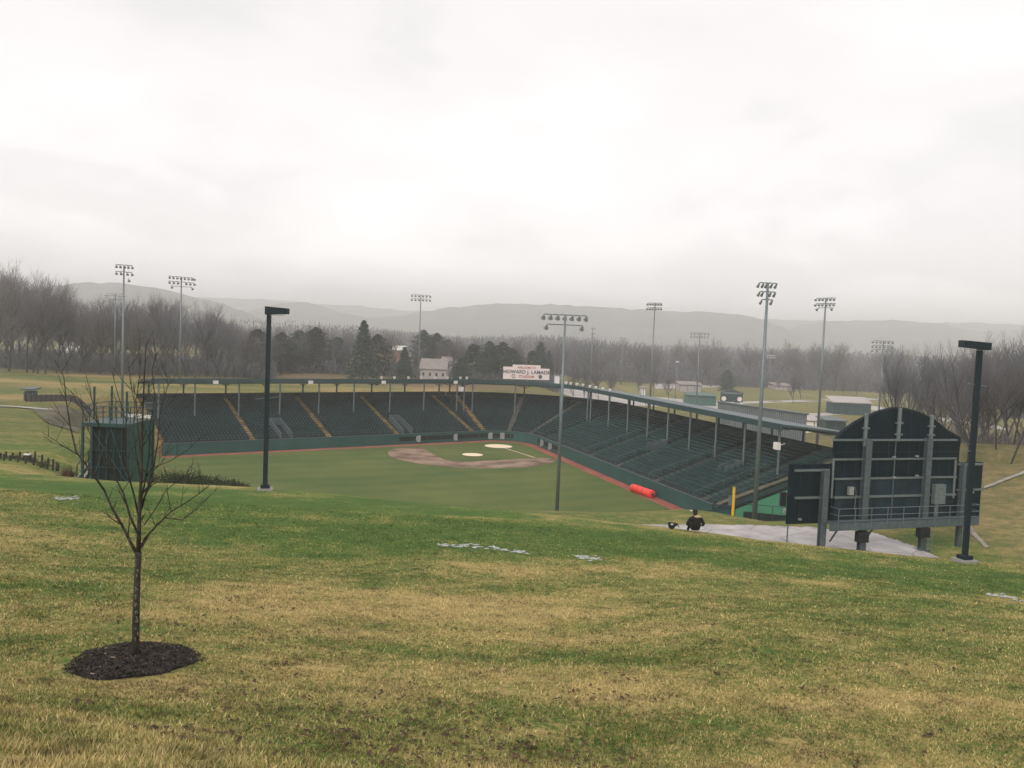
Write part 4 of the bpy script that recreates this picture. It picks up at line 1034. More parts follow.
T = thing('bare_sapling', (tx, ty, tz), 'young leafless tree standing in the ring of mulch', 'tree')
def tp(px, py, dy=0.0):   # photograph pixel to a point of the sapling, dy metres nearer or further
    return at(px, py, ty + dy)
b = MB()
trunk = [(135, 659), (135.5, 640), (136.5, 600), (137.5, 570), (138.5, 552)]
b.path([tp(*p) for p in trunk], [.072, .060, .052, .048, .05], 10)
b.build('trunk', MT['bark'], T, True)
random.seed(21)
def limb(pts, r_a, r_b, name='branch'):
    "a main limb as one mesh with its twigs"
    b = MB(); P = []; n = len(pts)
    dep = random.uniform(-.5, .5)
    for i, p in enumerate(pts): P.append(tp(p[0], p[1], dep * (i / (n - 1)) ** 1.2 * 1.2 + random.uniform(-.03, .03)))
    rr = [r_a + (r_b - r_a) * (i / (n - 1)) ** .8 for i in range(n)]
    b.path(P, rr, 6)
    for i in range(2, n):
        for k in range(2):
            f = random.random(); p = P[i - 1].lerp(P[i], f); d = (P[i] - P[i - 1]).normalized()
            sd = Vector((random.gauss(0, 1), random.gauss(0, 1), random.uniform(-.1, .6))).normalized()
            d2 = (d * .75 + sd * .75).normalized(); L = random.uniform(.18, .62) * (1.1 - .5 * i / n)
            m1 = p + d2 * L * .5 + Vector((0, 0, .02)); m2 = p + (d2 * .9 + Vector((0, 0, .22))).normalized() * L
            r1 = max(.0045, rr[i] * .55); b.path([p, m1, m2], [r1, r1 * .75, .003], 4)
            if L > .3:
                for q in range(2):
                    s2 = (d2 + Vector((random.gauss(0, .6), random.gauss(0, .6), random.uniform(0, .5)))).normalized(); b.path([m1, m1 + s2 * L * .45], [r1 * .6, .0025], 3)
    b.build(name, MT['bark'], T, True)
    return P
limb([(138.5, 553), (139, 530), (140, 500), (141.5, 470), (142, 440), (143, 405), (144.5, 375), (146, 345)], .040, .006)
limb([(138, 556), (131, 543), (122, 525), (112, 508), (104, 490), (92, 471), (78, 455), (60, 444), (42, 432)], .030, .004)
limb([(104, 490), (90, 470), (76, 452), (70, 425), (66, 400), (64, 378), (60, 366)], .018, .005)
limb([(139, 550), (146, 537), (158, 524), (172, 511), (190, 500), (205, 489), (217, 478)], .022, .004)
limb([(141, 548), (152, 530), (165, 518), (182, 520), (198, 508), (222, 484)], .016, .004)
limb([(138.5, 535), (130, 516), (124, 495), (116, 478), (108, 455), (100, 430), (94, 408), (86, 375)], .020, .004)
limb([(139.5, 520), (134, 495), (127, 470), (124, 445), (126, 420), (118, 395), (112, 372)], .018, .004)
limb([(139.5, 515), (147, 490), (154, 466), (158, 440), (160, 412), (168, 385), (165, 362)], .018, .004)
limb([(140, 505), (145, 482), (149, 455), (150, 425), (155, 398), (152, 370), (157, 352)], .016, .004)
limb([(141, 485), (152, 468), (170, 461), (188, 450), (200, 438)], .011, .003)
limb([(141, 480), (136, 455), (133, 430), (135, 405), (130, 380), (128, 358)], .014, .004)
limb([(142, 465), (138, 430), (136, 400), (140, 372), (139, 350)], .012, .003)
limb([(116, 478), (108, 462), (98, 450), (88, 430), (82, 405), (74, 388)], .010, .003)
limb([(144, 525), (156, 508), (166, 490), (182, 478), (198, 470)], .011, .003)
# pale lichen and a tie on the trunk
b = MB()
for k in range(26):
    py = random.uniform(560, 640); p = tp(136.3 + random.uniform(-1.6, 1.6), py, -.052); b.box(p, (.016, .008, random.uniform(.015, .05)))
b.build('lichen', mat('pale lichen', (.16, .16, .13), .9), T)['kind'] = 'stuff'

# snow remnants on the lawn
for lb, pts in (('long thin strip of old snow on the green band at the centre', [(470, 546), (492, 548), (512, 551), (528, 553)]), ('small patch of old snow right of the long strip', [(577, 557), (590, 559), (600, 559)]),
                ('thin strip of old snow on the lawn below the viewing platform', [(56, 498), (66, 499), (76, 498)]), ('faint strip of old snow on the lawn at the right edge', [(988, 594), (1004, 597), (1022, 601)]), ('faint thin strip of old snow left of the long strip', [(440, 545), (455, 546), (466, 546)])):
    b = MB()
    for k, (px, py) in enumerate(pts[:-1]):
        for j in range(15):
            f = random.random(); x_, y_ = px + (pts[k + 1][0] - px) * f + random.gauss(0, 1.5), py + (pts[k + 1][1] - py) * f + random.gauss(0, .9)
            lo, hi = 5.0, 60.0   # walk the sight line to the ground
            for _ in range(30):
                m = (lo + hi) / 2; q = at(x_, y_, m)
                if q.z > gz(q.x, q.y): lo = m
                else: hi = m
            q = at(x_, y_, lo); w, d = random.uniform(.03, .13), random.uniform(.03, .12); n_ = 9
            ring = []
            for i in range(n_):
                t = 2 * PI * i / n_; xx, yy = q.x + w * math.cos(t) * random.uniform(.7, 1.2), q.y + d * math.sin(t) * random.uniform(.7, 1.2); ring.append((xx, yy, gz(xx, yy) + .015))
            b.add([(q.x, q.y, gz(q.x, q.y) + .04)] + ring, [(0, i + 1, (i + 1) % n_ + 1) for i in range(n_)])
    tag(b.build('snow_patch', MT['snow']), lb, 'snow patch', 'old snow remnants on the lawn')

# ------------------------------------------------------------------ person sitting on the brow
pb = at(695.5, 533, 36.6); PXx, PYy = pb.x, pb.y; pz = gz(PXx, PYy) + .06
T = thing('person', (PXx, PYy, pz), 'person in a dark hooded jacket and cap sitting on the grass with their back turned', 'person')
def skinned(name, V, E, R_, m, parent, root=0, sub=2):
    me = bpy.data.meshes.new(name); me.from_pydata([tuple(v) for v in V], E, []); o = bpy.data.objects.new(name, me); COL.objects.link(o)
    sk = o.modifiers.new('skin', 'SKIN'); sk.use_smooth_shade = True
    for i, r in enumerate(R_): me.skin_vertices[0].data[i].radius = r if isinstance(r, tuple) else (r, r)
    for v in me.skin_vertices[0].data: v.use_root = False
    me.skin_vertices[0].data[root].use_root = True
    s = o.modifiers.new('sub', 'SUBSURF'); s.levels = sub; s.render_levels = sub
    me.materials.append(m); put(o, parent); return o
o0 = Vector((PXx, PYy, pz + .05))
def V_(*a): return o0 + Vector(a)
# body: pelvis, spine, neck, head, arms, legs in one surface (clothed)
BV = [V_(0, 0, .10), V_(0, .03, .28), V_(0, .04, .46), V_(0, .03, .58), V_(0, .03, .67), V_(-.02, .05, .74),
      V_(-.24, .03, .52), V_(-.36, .10, .30), V_(-.31, .30, .19), V_(.24, .03, .52), V_(.37, .08, .30), V_(.32, .28, .19),
      V_(-.11, .10, .10), V_(-.17, .48, .20), V_(-.16, .80, -.12), V_(-.16, .95, -.12), V_(.11, .10, .10), V_(.17, .48, .20), V_(.16, .80, -.12), V_(.16, .95, -.12)]
BE = [(0, 1), (1, 2), (2, 3), (3, 4), (4, 5), (3, 6), (6, 7), (7, 8), (3, 9), (9, 10), (10, 11), (0, 12), (12, 13), (13, 14), (14, 15), (0, 16), (16, 17), (17, 18), (18, 19)]
BR = [(.23, .17), (.25, .18), (.265, .175), (.21, .14), (.10, .09), (.065, .065), .105, .068, .052, .085, .068, .052, .11, .078, .055, .05, .11, .078, .055, .05]
skinned('body', BV, BE, BR, MT['cloth'], T)
# jacket hood with tan lining
b = MB(); b.sphere(V_(.05, -.06, .655), .13, 12, 8, (1.25, .7, .5)); b.build('hood', MT['tan'], T, True)
hc = V_(-.05, .08, .815)
b = MB(); b.sphere(hc, .115, 14, 10, (.82, .95, 1.12)); b.sphere(hc + Vector((-.02, .115, -.02)), .022, 6, 5)   # nose towards the field
b.sphere(hc + Vector((-.094, .0, -.01)), .028, 6, 5, (.4, .7, 1.1)); b.sphere(hc + Vector((.094, .0, -.01)), .028, 6, 5, (.4, .7, 1.1))
hd = b.build('head', MT['skin'], T, True)
b = MB()
for s_ in (-1, 1): b.sphere(hc + Vector((s_ * .035, .103, .01)), .011, 6, 5)
b.box(hc + Vector((0, .105, -.06)), (.045, .01, .01)); b.build('eyes_and_mouth', MT['shade'], hd)
b = MB(); b.sphere(hc + Vector((0, -.018, .005)), .122, 14, 10, (.86, .9, 1.1)); b.build('hair', MT['hair'], T, True)
b = MB(); b.sphere(hc + Vector((0, -.005, .05)), .13, 14, 8, (.88, .98, .82)); cp = b.build('cap', MT['cloth'], T, True)
b = MB(); b.box(hc + Vector((-.13, .06, .055)), (.13, .13, .02), .5); b.build('cap_brim', MT['white'], cp)
# hands resting on the knees
for sg_, wr in ((-1, BV[8]), (1, BV[11])):
    V = [wr, wr + Vector((0, .05, .01)), wr + Vector((0, .10, .01))]; E = [(0, 1), (1, 2)]; R_ = [.03, (.042, .022), (.042, .02)]
    for k in range(4):
        x = (k - 1.5) * .022; i = len(V); L = (.065, .078, .074, .055)[k]
        V += [wr + Vector((x, .11, .01)), wr + Vector((x, .11 + L * .6, .0)), wr + Vector((x, .11 + L, -.03))]; E += [(2, i), (i, i + 1), (i + 1, i + 2)]; R_ += [.0095, .009, .008]
    i = len(V); V += [wr + Vector((-sg_ * .045, .06, .01)), wr + Vector((-sg_ * .07, .10, -.01))]; E += [(1, i), (i, i + 1)]; R_ += [.011, .009]
    skinned('hand', V, E, R_, MT['skin'], T, 0, 1)
# small camera bag on the brow
bb_ = at(671.5, 531.5, 37.2); z0 = gz(bb_.x, bb_.y)
T = thing('backpack', (bb_.x, bb_.y, z0), 'small black and white backpack standing on the grass left of the sitting person', 'backpack')
b = MB(); b.sphere((bb_.x, bb_.y, z0 + .17), .15, 10, 8, (1.1, .8, 1.0)); b.sphere((bb_.x + .13, bb_.y, z0 + .22), .11, 10, 8, (1.2, .8, .7)); b.sphere((bb_.x - .1, bb_.y, z0 + .25), .09, 8, 6); b.build('bag_body', MT['cloth'], T, True)
b = MB(); b.box((bb_.x - .02, bb_.y - .13, z0 + .26), (.10, .04, .05)); b.build('white_patch', MT['white'], T)
b = MB(); b.path([(bb_.x + .1, bb_.y, z0 + .3), (bb_.x + .26, bb_.y, z0 + .26), (bb_.x + .33, bb_.y, z0 + .1)], [.018] * 3, 5); b.build('strap', MT['cloth'], T)

# ------------------------------------------------------------------ trees
def bare_tree(seed, h, spread, twig_m, lev=4, f0=.22, k0=9):
    R = random.Random(seed); tr = MB(); cr = MB(); tips = []
    def grow(p, d, L, r, l):
        n = 3; pts = [p]; q = p; dd = d
        for i in range(n):
            dd = (dd + Vector((R.gauss(0, .10), R.gauss(0, .10), .05 if l else 0))).normalized(); q = q + dd * L / n; pts.append(q)
        rs = [r * (1 - .45 * i / n) for i in range(n + 1)]
        (tr if l < 3 else cr).path(pts, rs, 5 if l < 2 else 3)
        if l >= lev:
            return
        kidsn = {0: k0, 1: 5, 2: 5, 3: 5}[l]
        for k in range(kidsn):
            f = R.uniform(f0 if l == 0 else .2, 1); idx_ = min(int(f * n), n - 1); c = pts[idx_].lerp(pts[idx_ + 1], f * n - idx_)
            ax = Vector((R.gauss(0, 1), R.gauss(0, 1), R.uniform(-.2, .5))).normalized()
            nd = (dd * R.uniform(.7, 1.1) + ax * spread * R.uniform(.6, 1.2)); nd.z += .08; nd.normalize()
            grow(c, nd, L * R.uniform(.5, .72), r * .5, l + 1)
        grow(pts[-1], dd, L * .62, r * .5, l + 1)
    grow(Vector((0, 0, -.3)), Vector((R.gauss(0, .04), R.gauss(0, .04), 1)).normalized(), h * .42, h * .010, 0)
    zs = sorted(v[2] for v in cr.v); k_ = h / zs[int(len(zs) * .985)]
    for q_ in (tr, cr): q_.v = [(v[0] * k_, v[1] * k_, v[2] * k_) for v in q_.v]
    return tr.mesh('trunk', MT['bark_far']), cr.mesh('crown', twig_m)
def conifer(seed, h, r, round_top=False):
    R = random.Random(seed); tr = MB(); tr.tube((0, 0, -.3), (0, 0, h * .92), h * .016, .03, 6); cr = MB()
    nl = int(h * 3.0)
    for i in range(nl):
        f = i / nl; z = h * (.08 + .90 * f); rad = r * ((1 - f) ** .75 if not round_top else math.sqrt(max(0, 1 - (f * 1.02) ** 2.6)) * (.85 + .15 * math.sin(i)))
        for k in range(int(7 + 9 * rad / r)):
            t = R.uniform(0, 6.28); L = rad * R.uniform(.55, 1.12); e = Vector((math.cos(t) * L, math.sin(t) * L, z - L * .22 + R.uniform(-.2, .2)))
            for j in range(6):
                g = R.uniform(.35, 1.0); c = Vector((e.x * g, e.y * g, z + (e.z - z) * g)) + Vector((R.gauss(0, .18), R.gauss(0, .18), R.gauss(0, .14)))
                a = Vector((R.gauss(0, 1), R.gauss(0, 1), R.gauss(0, .5))).normalized() * R.uniform(.25, .55); q = a.orthogonal().normalized() * R.uniform(.1, .22)
                cr.add([c - a, c + q, c + a, c - q], [(0, 1, 2, 3)])
    return tr.mesh('trunk', MT['bark_far']), cr.mesh('crown', MT['needle'])
bares = [bare_tree(s, 20, sp, MT['twig_far'] if s % 3 else MT['twig_warm']) for s, sp in ((1, .8), (2, .7), (3, .95), (4, .75), (5, .88), (6, .82))]
talls = [bare_tree(s, 20, sp, MT['twig_warm' if s % 2 else 'twig_far'], 4, .5, 6) for s, sp in ((21, .75), (22, .6), (23, .85), (24, .7))]
cons = [conifer(11, 16, 4.6), conifer(12, 14, 4.8), conifer(13, 15, 5.8, True), conifer(14, 12, 4.8, True)]
def plant(kind, tmpl, x, y, sc, label, grp, sz=1.0, z=None):
    z = gz(x, y) if z is None else z
    T = thing(kind, (x, y, z), label, 'tree', grp); T.rotation_euler.z = random.uniform(0, 6.28); T.scale = (sc * sz, sc * sz, sc)
    for nm, me in zip(('trunk', 'crown'), tmpl): o = bpy.data.objects.new(nm, me); COL.objects.link(o); o.parent = T
    return T
random.seed(5)
def top_scale(px, ytop, D, h0):
    p = at(px, ytop, D); z = gz(p.x, p.y); return p.x, p.y, max(.25, (p.z - z) / h0)
# left bank of bare trees
TL = [(-30, 272), (0, 268), (25, 276), (50, 280), (75, 298), (100, 300), (125, 306), (150, 300), (165, 299), (190, 304), (215, 316), (240, 322), (262, 336)]
def yt(tab, px): return float(np.interp(px, [a for a, _ in tab], [b for _, b in tab]))
px = -40.0
while px < 262:
    for D in (228, 275):
        p_ = px + random.uniform(-5, 5); x, y, s = top_scale(p_, yt(TL, p_) + random.uniform(-3, 10), D + random.uniform(-12, 12), 20.0)
        plant('bare_tree', random.choice(bares + talls), x, y, s, 'tall leafless tree in the wood beyond the left hillside', 'leafless trees beyond the left hillside', random.uniform(.75, 1.0))
    px += 9
def undergrowth(n, p0, p1, D0, D1, hmax, label, m):
    R = np.random.default_rng(int(p0) + 500); Y = R.uniform(D0, D1, n); P = R.uniform(p0, p1, n); X = (P - 512) / F * Y; Zg = ground(X, Y); Z = Zg + R.random(n) ** 1.6 * hmax * (1 + .5 * np.sin(X / 5.3) * np.sin(Y / 4 + X / 9)); sz = R.uniform(.08, .2, n) * D0 / 230; t = R.uniform(0, PI, n); L_ = R.uniform(.5, 1.6, n)
    A_ = np.stack([X - np.cos(t) * sz, Y - np.sin(t) * sz, Z - .3], 1); B_ = np.stack([X + np.cos(t) * sz, Y + np.sin(t) * sz, Z - .3], 1); C_ = np.stack([X + R.normal(0, .5, n), Y + R.normal(0, .5, n), Z + L_], 1)
    tag(link('undergrowth', fast_mesh('undergrowth', np.stack([A_, B_, C_], 1).reshape(-1, 3), np.arange(n * 3).reshape(-1, 3), m)), label, 'undergrowth', kind='stuff')
undergrowth(30000, -60, 275, 240, 300, 4.0, 'tangled dark undergrowth at the foot of the leafless wood', MT['twig_far'])
undergrowth(20000, 255, 560, 285, 330, 3.5, 'dark undergrowth below the evergreens', MT['twig_far'])
undergrowth(70000, 545, 915, 440, 560, 9, 'dark undergrowth of the wide wood behind the lots', MT['twig_far'])
undergrowth(8000, 905, 1080, 125, 190, 3.0, 'bare brush below the right hand wood', MT['twig_warm'])
# middle: conifers and bare trees behind the left stand
for px_, ytp, D, ci in ((258, 328, 262, 3), (282, 331, 280, 2), (300, 329, 300, 3), (316, 326, 292, 2), (338, 336, 300, 3), (364, 319, 262, 0), (378, 333, 290, 2), (405, 346, 270, 1), (424, 329, 345, 2), (437, 332, 350, 2), (448, 339, 345, 3), (474, 343, 300, 3), (490, 340, 292, 2), (503, 341, 300, 2), (512, 347, 290, 3), (541, 341, 330, 1), (549, 350, 330, 0), (533, 350, 340, 3), (728, 369, 400, 2), (462, 357, 255, 3)):
    p = at(px_, ytp, D); z = gz(p.x, p.y); h0 = (16, 14, 15, 12)[ci]; s = (p.z - z) / h0
    lab = {364: 'tall pointed conifer behind the left stand roof, left of the lone tower', 728: 'round dark evergreen just above the small distant scoreboard', 424: 'dark evergreen in the back rank directly above the pale house', 462: 'small dark evergreen right beside the pale house'}.get(px_)
    plant('evergreen_tree', cons[ci], p.x, p.y, s, lab or 'dark evergreen in the line of trees beyond the stand roofs', None if lab else 'evergreens beyond the stand roofs', 1.3 if ci > 1 else 1.15)
for k in range(56):
    px_ = random.uniform(205, 560); D = random.uniform(285, 380); ytp = 322 + (px_ - 205) * .06 + random.uniform(-3, 10)
    x, y, s = top_scale(px_, ytp, D, 20.0); plant('bare_tree', random.choice(bares), x, y, s, 'leafless tree among the evergreens beyond the stand roofs', 'leafless trees among the evergreens', .8)
# belt of bare woods centre right
for k in range(62):
    px_ = random.uniform(545, 905); D = random.uniform(430, 560); ytp = 337 + (px_ - 545) * .02 + random.uniform(0, 10)
    x, y, s = top_scale(px_, ytp, D, 20.0); plant('bare_tree', random.choice(bares), x, y, min(s, 1.5), 'leafless tree in the wide wood behind the distant lots', 'leafless trees of the wide wood', 1.0)
for px_, ytp, D in ((795, 372, 330), (803, 366, 360), (845, 372, 400), (858, 376, 390), (640, 372, 330), (655, 366, 345), (670, 374, 320), (612, 368, 300), (600, 366, 290), (780, 378, 420), (575, 362, 270), (586, 364, 280)):
    x, y, s = top_scale(px_, ytp, D, 20.0); plant('bare_tree', random.choice(bares), x, y, s, 'small leafless tree dotted over the open lots', 'small leafless trees on the lots', .8)
# right hand wood
TR = [(895, 352), (915, 346), (930, 356), (945, 352), (960, 350), (985, 343), (1005, 346), (1030, 340), (1060, 335)]
px = 905.0
while px < 1075:
    for D in (118, 136, 160, 190):
        if D < 130 and px < 950: continue
        if D < 150 and px < 940: continue
        if px < 960 and random.random() < .4: continue
        p_ = px + random.uniform(-5, 5); x, y, s = top_scale(p_, yt(TR, p_) + random.uniform(-1, 15), D + random.uniform(-8, 8), 20.0)
        plant('bare_tree', random.choice(talls), x, y, s, 'leafless tree in the wood above the brown slope at the right', 'leafless trees above the brown slope', random.uniform(.7, .9))
    px += 14.5
# far woods as one mass
V = []; Fq = []; R = np.random.default_rng(3); n = 170000
Y = R.uniform(540, 1300, n); X = R.uniform(-.75, .9, n) * Y; hh = 17 + 3 * np.sin(X / 31) + 3 * np.sin(Y / 23 + X / 47)
Zt = R.random(n) ** .7 * hh; Zg = ground(X, Y)
sz = .5 + Y / 900; t = R.uniform(0, PI, n); el = R.uniform(.4, 1.2, n) * sz * 1.4
P0 = np.stack([X - np.cos(t) * sz * .3, Y - np.sin(t) * sz * .3, Zg + Zt - el], 1); P1 = np.stack([X + np.cos(t) * sz * .3, Y + np.sin(t) * sz * .3, Zg + Zt - el], 1); P2 = np.stack([X + R.normal(0, .4, n), Y, Zg + Zt + el * .6], 1)
me = fast_mesh('far_woods', np.stack([P0, P1, P2], 1).reshape(-1, 3), np.arange(n * 3).reshape(-1, 3), MT['twig_far'])
keep = None
tag(link('far_woods', me), 'distant leafless woods across the valley floor', 'woods', kind='stuff')

# ------------------------------------------------------------------ hills
def ridge(D, tab, depth, m, seed):
    pxs = np.arange(-260, 1300, 9.0); rows = [(-1.0, 0), (-.75, .14), (-.5, .38), (-.3, .62), (-.15, .84), (0, 1), (.15, .9), (.5, .5), (1, .0)]
    sm = np.interp(pxs, [a for a, _ in tab], [b for _, b in tab]); sm = np.convolve(np.pad(sm, 3, 'edge'), np.ones(7) / 7, 'valid')
    V = []; rr = np.random.default_rng(seed)
    for f, k in rows:
        for i, px_ in enumerate(pxs):
            Yd = D + f * depth; top = at(px_, sm[i], D); x = (top.x / D) * Yd; z = -12 + (top.z + 12) * k + (rr.normal(0, D / 1500) if k == 1 else 0) + rr.normal(0, 1.2) * (0 < k < 1) * D / 500; V.append((x, Yd, z))
    n = len(pxs); Fc = [(j * n + i, j * n + i + 1, (j + 1) * n + i + 1, (j + 1) * n + i) for j in range(len(rows) - 1) for i in range(n - 1)]
    b = MB(); b.v = V; b.f = Fc; return struct(b.build('hills', m, None, True))
MT['hill'] = mat('wooded hillside', (.095, .09, .09), .95, 0, .35, .012, c2=(.15, .14, .135), detail=8, spec=.05)
ridge(1900, [(-260, 300), (0, 296), (60, 284), (105, 281.5), (130, 283), (160, 289), (200, 297), (240, 310), (280, 326), (330, 350), (1300, 380)], 650, MT['hill'], 1)
ridge(3500, [(-260, 290), (150, 296), (210, 298), (250, 298), (300, 302), (350, 306), (420, 311), (460, 312), (600, 316), (1300, 330)], 800, MT['hill'], 2)
ridge(2450, [(-260, 330), (240, 318), (270, 303), (295, 299), (320, 303), (350, 318), (400, 318), (430, 309), (470, 305), (500, 303.5), (550, 304), (600, 307), (660, 311), (715, 312.5), (745, 314), (775, 322), (810, 340), (860, 352), (1300, 380)], 620, MT['hill'], 3)
ridge(2750, [(-260, 360), (700, 345), (770, 332), (805, 324), (835, 321), (870, 320), (905, 320), (935, 324), (960, 329), (985, 332), (1010, 331), (1040, 328), (1100, 325), (1300, 330)], 600, MT['hill'], 4)
# pale far town roofs
for k in range(26):
    pass

# ------------------------------------------------------------------ buildings and things beyond the stands
def gable(px0, px1, yb, ye, D, depth, roofh, name, label, mw, mr, wins=3, cat='house', rz=0.0, eave=.4, grp=None):
    p0, p1 = at(px0, yb, D), at(px1, yb, D); z0 = gz((p0.x + p1.x) / 2, D); w = abs(p1.x - p0.x); cx = (p0.x + p1.x) / 2
    hE = max(1.5, at((px0 + px1) / 2, ye, D).z - z0)
    T = thing(name, (cx, D, z0), label, cat, grp)
    c, s = math.cos(rz), math.sin(rz)
    def L(x, y, z): return Vector((cx + x * c - y * s, D + x * s + y * c, z0 + z))
    b = MB(); b.hexa([L(-w / 2, 0, -.5), L(w / 2, 0, -.5), L(w / 2, depth, -.5), L(-w / 2, depth, -.5), L(-w / 2, 0, hE), L(w / 2, 0, hE), L(w / 2, depth, hE), L(-w / 2, depth, hE)])
    b.add([L(-w / 2, 0, hE), L(-w / 2, depth, hE), L(-w / 2, depth / 2, hE + roofh - .1)], [(0, 1, 2)]); b.add([L(w / 2, 0, hE), L(w / 2, depth, hE), L(w / 2, depth / 2, hE + roofh - .1)], [(0, 2, 1)])
    b.build('wall', mw, T)
    b = MB(); e = eave
    for sg_ in (0, 1):
        y0 = -e if sg_ == 0 else depth + e; zz = hE - .15
        a_ = [L(-w / 2 - e, y0, zz), L(w / 2 + e, y0, zz), L(w / 2 + e, depth / 2, hE + roofh), L(-w / 2 - e, depth / 2, hE + roofh)]
        b.hexa(a_ + [v + Vector((0, 0, .18)) for v in a_])
    b.build('roof', mr, T)
    for k in range(wins):
        x = -w / 2 + w * (k + .5) / wins; b = MB(); b.hexa([L(x + a, -.04 + d, hE * .42 + q) for q in (0, hE * .26) for a, d in ((-.3, 0), (.3, 0), (.3, .06), (-.3, .06))]); wn = b.build('window', MT['glass'], T)
    return T
H1 = gable(420, 446, 378, 369, 268, 9, 3.0, 'house', 'long low pale house with a grey shingle roof under the lone tower', MT['house'], MT['house_roof'], 4)
gable(441, 456, 376, 365, 292, 8, 2.6, 'house', 'second pale house with a higher gable just right of the long low one', MT['house'], MT['house_roof'], 2)
gable(345, 357, 366, 357, 300, 7, 2.6, 'house', 'small cream house left of the tall pointed conifer', mat('cream siding', (.62, .50, .30), .7), MT['house_roof'], 2)
gable(393, 404, 356, 350, 330, 8, 1.5, 'house', 'small red brick house half hidden right of the pointed conifer', MT['brick'], MT['white'], 2)
gable(60, 74, 352, 345, 330, 8, 2.0, 'house', 'pale house glimpsed through the leafless wood at the left', MT['white'], MT['house_roof'], 2)
gable(8, 18, 356, 350, 335, 8, 2.0, 'house', 'cream house glimpsed between trunks at the far left', mat('cream siding', (.6, .5, .33), .7), MT['house_roof'], 1)
# grey corrugated hall behind the right stand
b0, b1 = at(718, 404, 205), at(805, 413, 178); T = thing('screen_wall', ((b0.x + b1.x) / 2, 192, -.2), 'large plain grey screen wall behind the right grandstand roof', 'wall')
dv = Vector((b1.x - b0.x, b1.y - b0.y, 0)); du = dv.normalized(); nb = Vector((du.y, -du.x, 0)); zt = (b0.z + b1.z) / 2
b = MB(); q = [b0, b1, b1 - nb * .6, b0 - nb * .6]; b.hexa([Vector((v.x, v.y, -.3)) for v in q] + [Vector((v.x, v.y, zt)) for v in q]); b.build('wall', MT['greywall'], T)
b = MB()
for k in range(44): v = b0 + dv * (k + .5) / 44; b.beam((v.x + nb.x * .04, v.y + nb.y * .04, 0), (v.x + nb.x * .04, v.y + nb.y * .04, zt - .2), .14, .1)
b.build('cladding_rib', MT['galv_dark'], T)
b = MB(); q = [b0 + nb * .3 - du * .3, b1 + nb * .3 + du * .3, b1 - nb * .8 + du * .3, b0 - nb * .8 - du * .3]; b.hexa([Vector((v.x, v.y, zt + .01)) for v in q] + [Vector((v.x, v.y, zt + .3)) for v in q]); b.build('coping', MT['galv_dark'], T)
# little green scoreboard of the second field
p = at(731.5, 402, 262); T = thing('small_scoreboard', (p.x, p.y, gz(p.x, p.y)), 'small dark green scoreboard with a curved top beyond the grey screen wall', 'scoreboard')
zz0, zz1 = at(731, 402, 262).z, at(731, 392.5, 262).z; w = 22 * 262 / F
b = MB(); pts = [(-w / 2, zz0), (w / 2, zz0), (w / 2, zz1)] + [(w / 2 - w * k / 8, zz1 + .7 * math.sin(PI * k / 8)) for k in range(1, 8)] + [(-w / 2, zz1)]
n_ = len(pts); b.add([(p.x + a, p.y, z) for a, z in pts] + [(p.x + a, p.y + .6, z) for a, z in pts], [tuple(range(n_)), tuple(range(2 * n_ - 1, n_ - 1, -1))] + [(k, k + n_, (k + 1) % n_ + n_, (k + 1) % n_) for k in range(n_)]); b.build('panel', MT['green_steel'], T)
b = MB(); b.box((p.x, p.y - .05, zz1 - .2), (w * .9, .1, .5)); b.build('title_strip', MT['greywall'], T)
for s_ in (-.36, .36): b = MB(); b.tube((p.x + w * s_, p.y - .12, (zz0 + zz1) / 2 - .5), (p.x + w * s_, p.y - .02, (zz0 + zz1) / 2 - .5), .75, n=10); b.build('round_badge', MT['pink'], T)
b = MB(); b.box((p.x - .3, p.y - 1.2, zz0 - .9), (w * 1.0, .3, 1.3)); b.build('advert_strip', MT['white'], T)
for s_ in (-.35, .35): b = MB(); b.box((p.x + w * s_, p.y + .2, (zz0 + gz(p.x, p.y)) / 2), (.4, .3, zz0 - gz(p.x, p.y))); b.build('leg', MT['green_steel'], T)
# flat roofed pavilions / dugouts beyond
def shed(x0, x1, yt_, yb_, D, label, mw, mr, name='dugout', cat='dugout', dep=4, slope=.4):
    a, c = at(x0, yt_, D), at(x1, yt_, D); z0 = gz((a.x + c.x) / 2, D); z1 = max(z0 + 1.8, at((x0 + x1) / 2, yt_, D).z); cx = (a.x + c.x) / 2; w = c.x - a.x
    T = thing(name, (cx, D, z0), label, cat); b = MB(); b.box((cx, D + dep / 2, (z0 + z1) / 2 - .2), (w, dep, z1 - z0)); b.build('wall', mw, T)
    b = MB(); b.hexa([(cx - w / 2 - .4, D - .6, z1 + .0), (cx + w / 2 + .4, D - .6, z1 + .0), (cx + w / 2 + .4, D + dep + .4, z1 + slope), (cx - w / 2 - .4, D + dep + .4, z1 + slope), (cx - w / 2 - .4, D - .6, z1 + .2), (cx + w / 2 + .4, D - .6, z1 + .2), (cx + w / 2 + .4, D + dep + .4, z1 + slope + .2), (cx - w / 2 - .4, D + dep + .4, z1 + slope + .2)]); b.build('roof', mr, T)
    n = max(2, int(w / 3)); b = MB()
    for k in range(n + 1): b.box((cx - w / 2 + w * k / n, D - .06, (z0 + z1) / 2 - .2), (.18, .1, z1 - z0 - .3))
    b.build('front_posts', MT['galv_dark'], T)
shed(833, 871, 403, 409, 285, 'long dark green dugout with a pale flat roof left of the scoreboard arch', MT['green_steel'], MT['plaza'], dep=6, slope=1.6)
shed(826, 846, 421, 432, 212, 'dark green box building between the grey screen wall and the scoreboard arch', MT['green_steel'], MT['roof'], dep=6)
shed(1010, 1030, 372, 384, 300, 'green flat building behind the right hand wood', MT['green_steel'], MT['roof'], 'pavilion', 'pavilion')
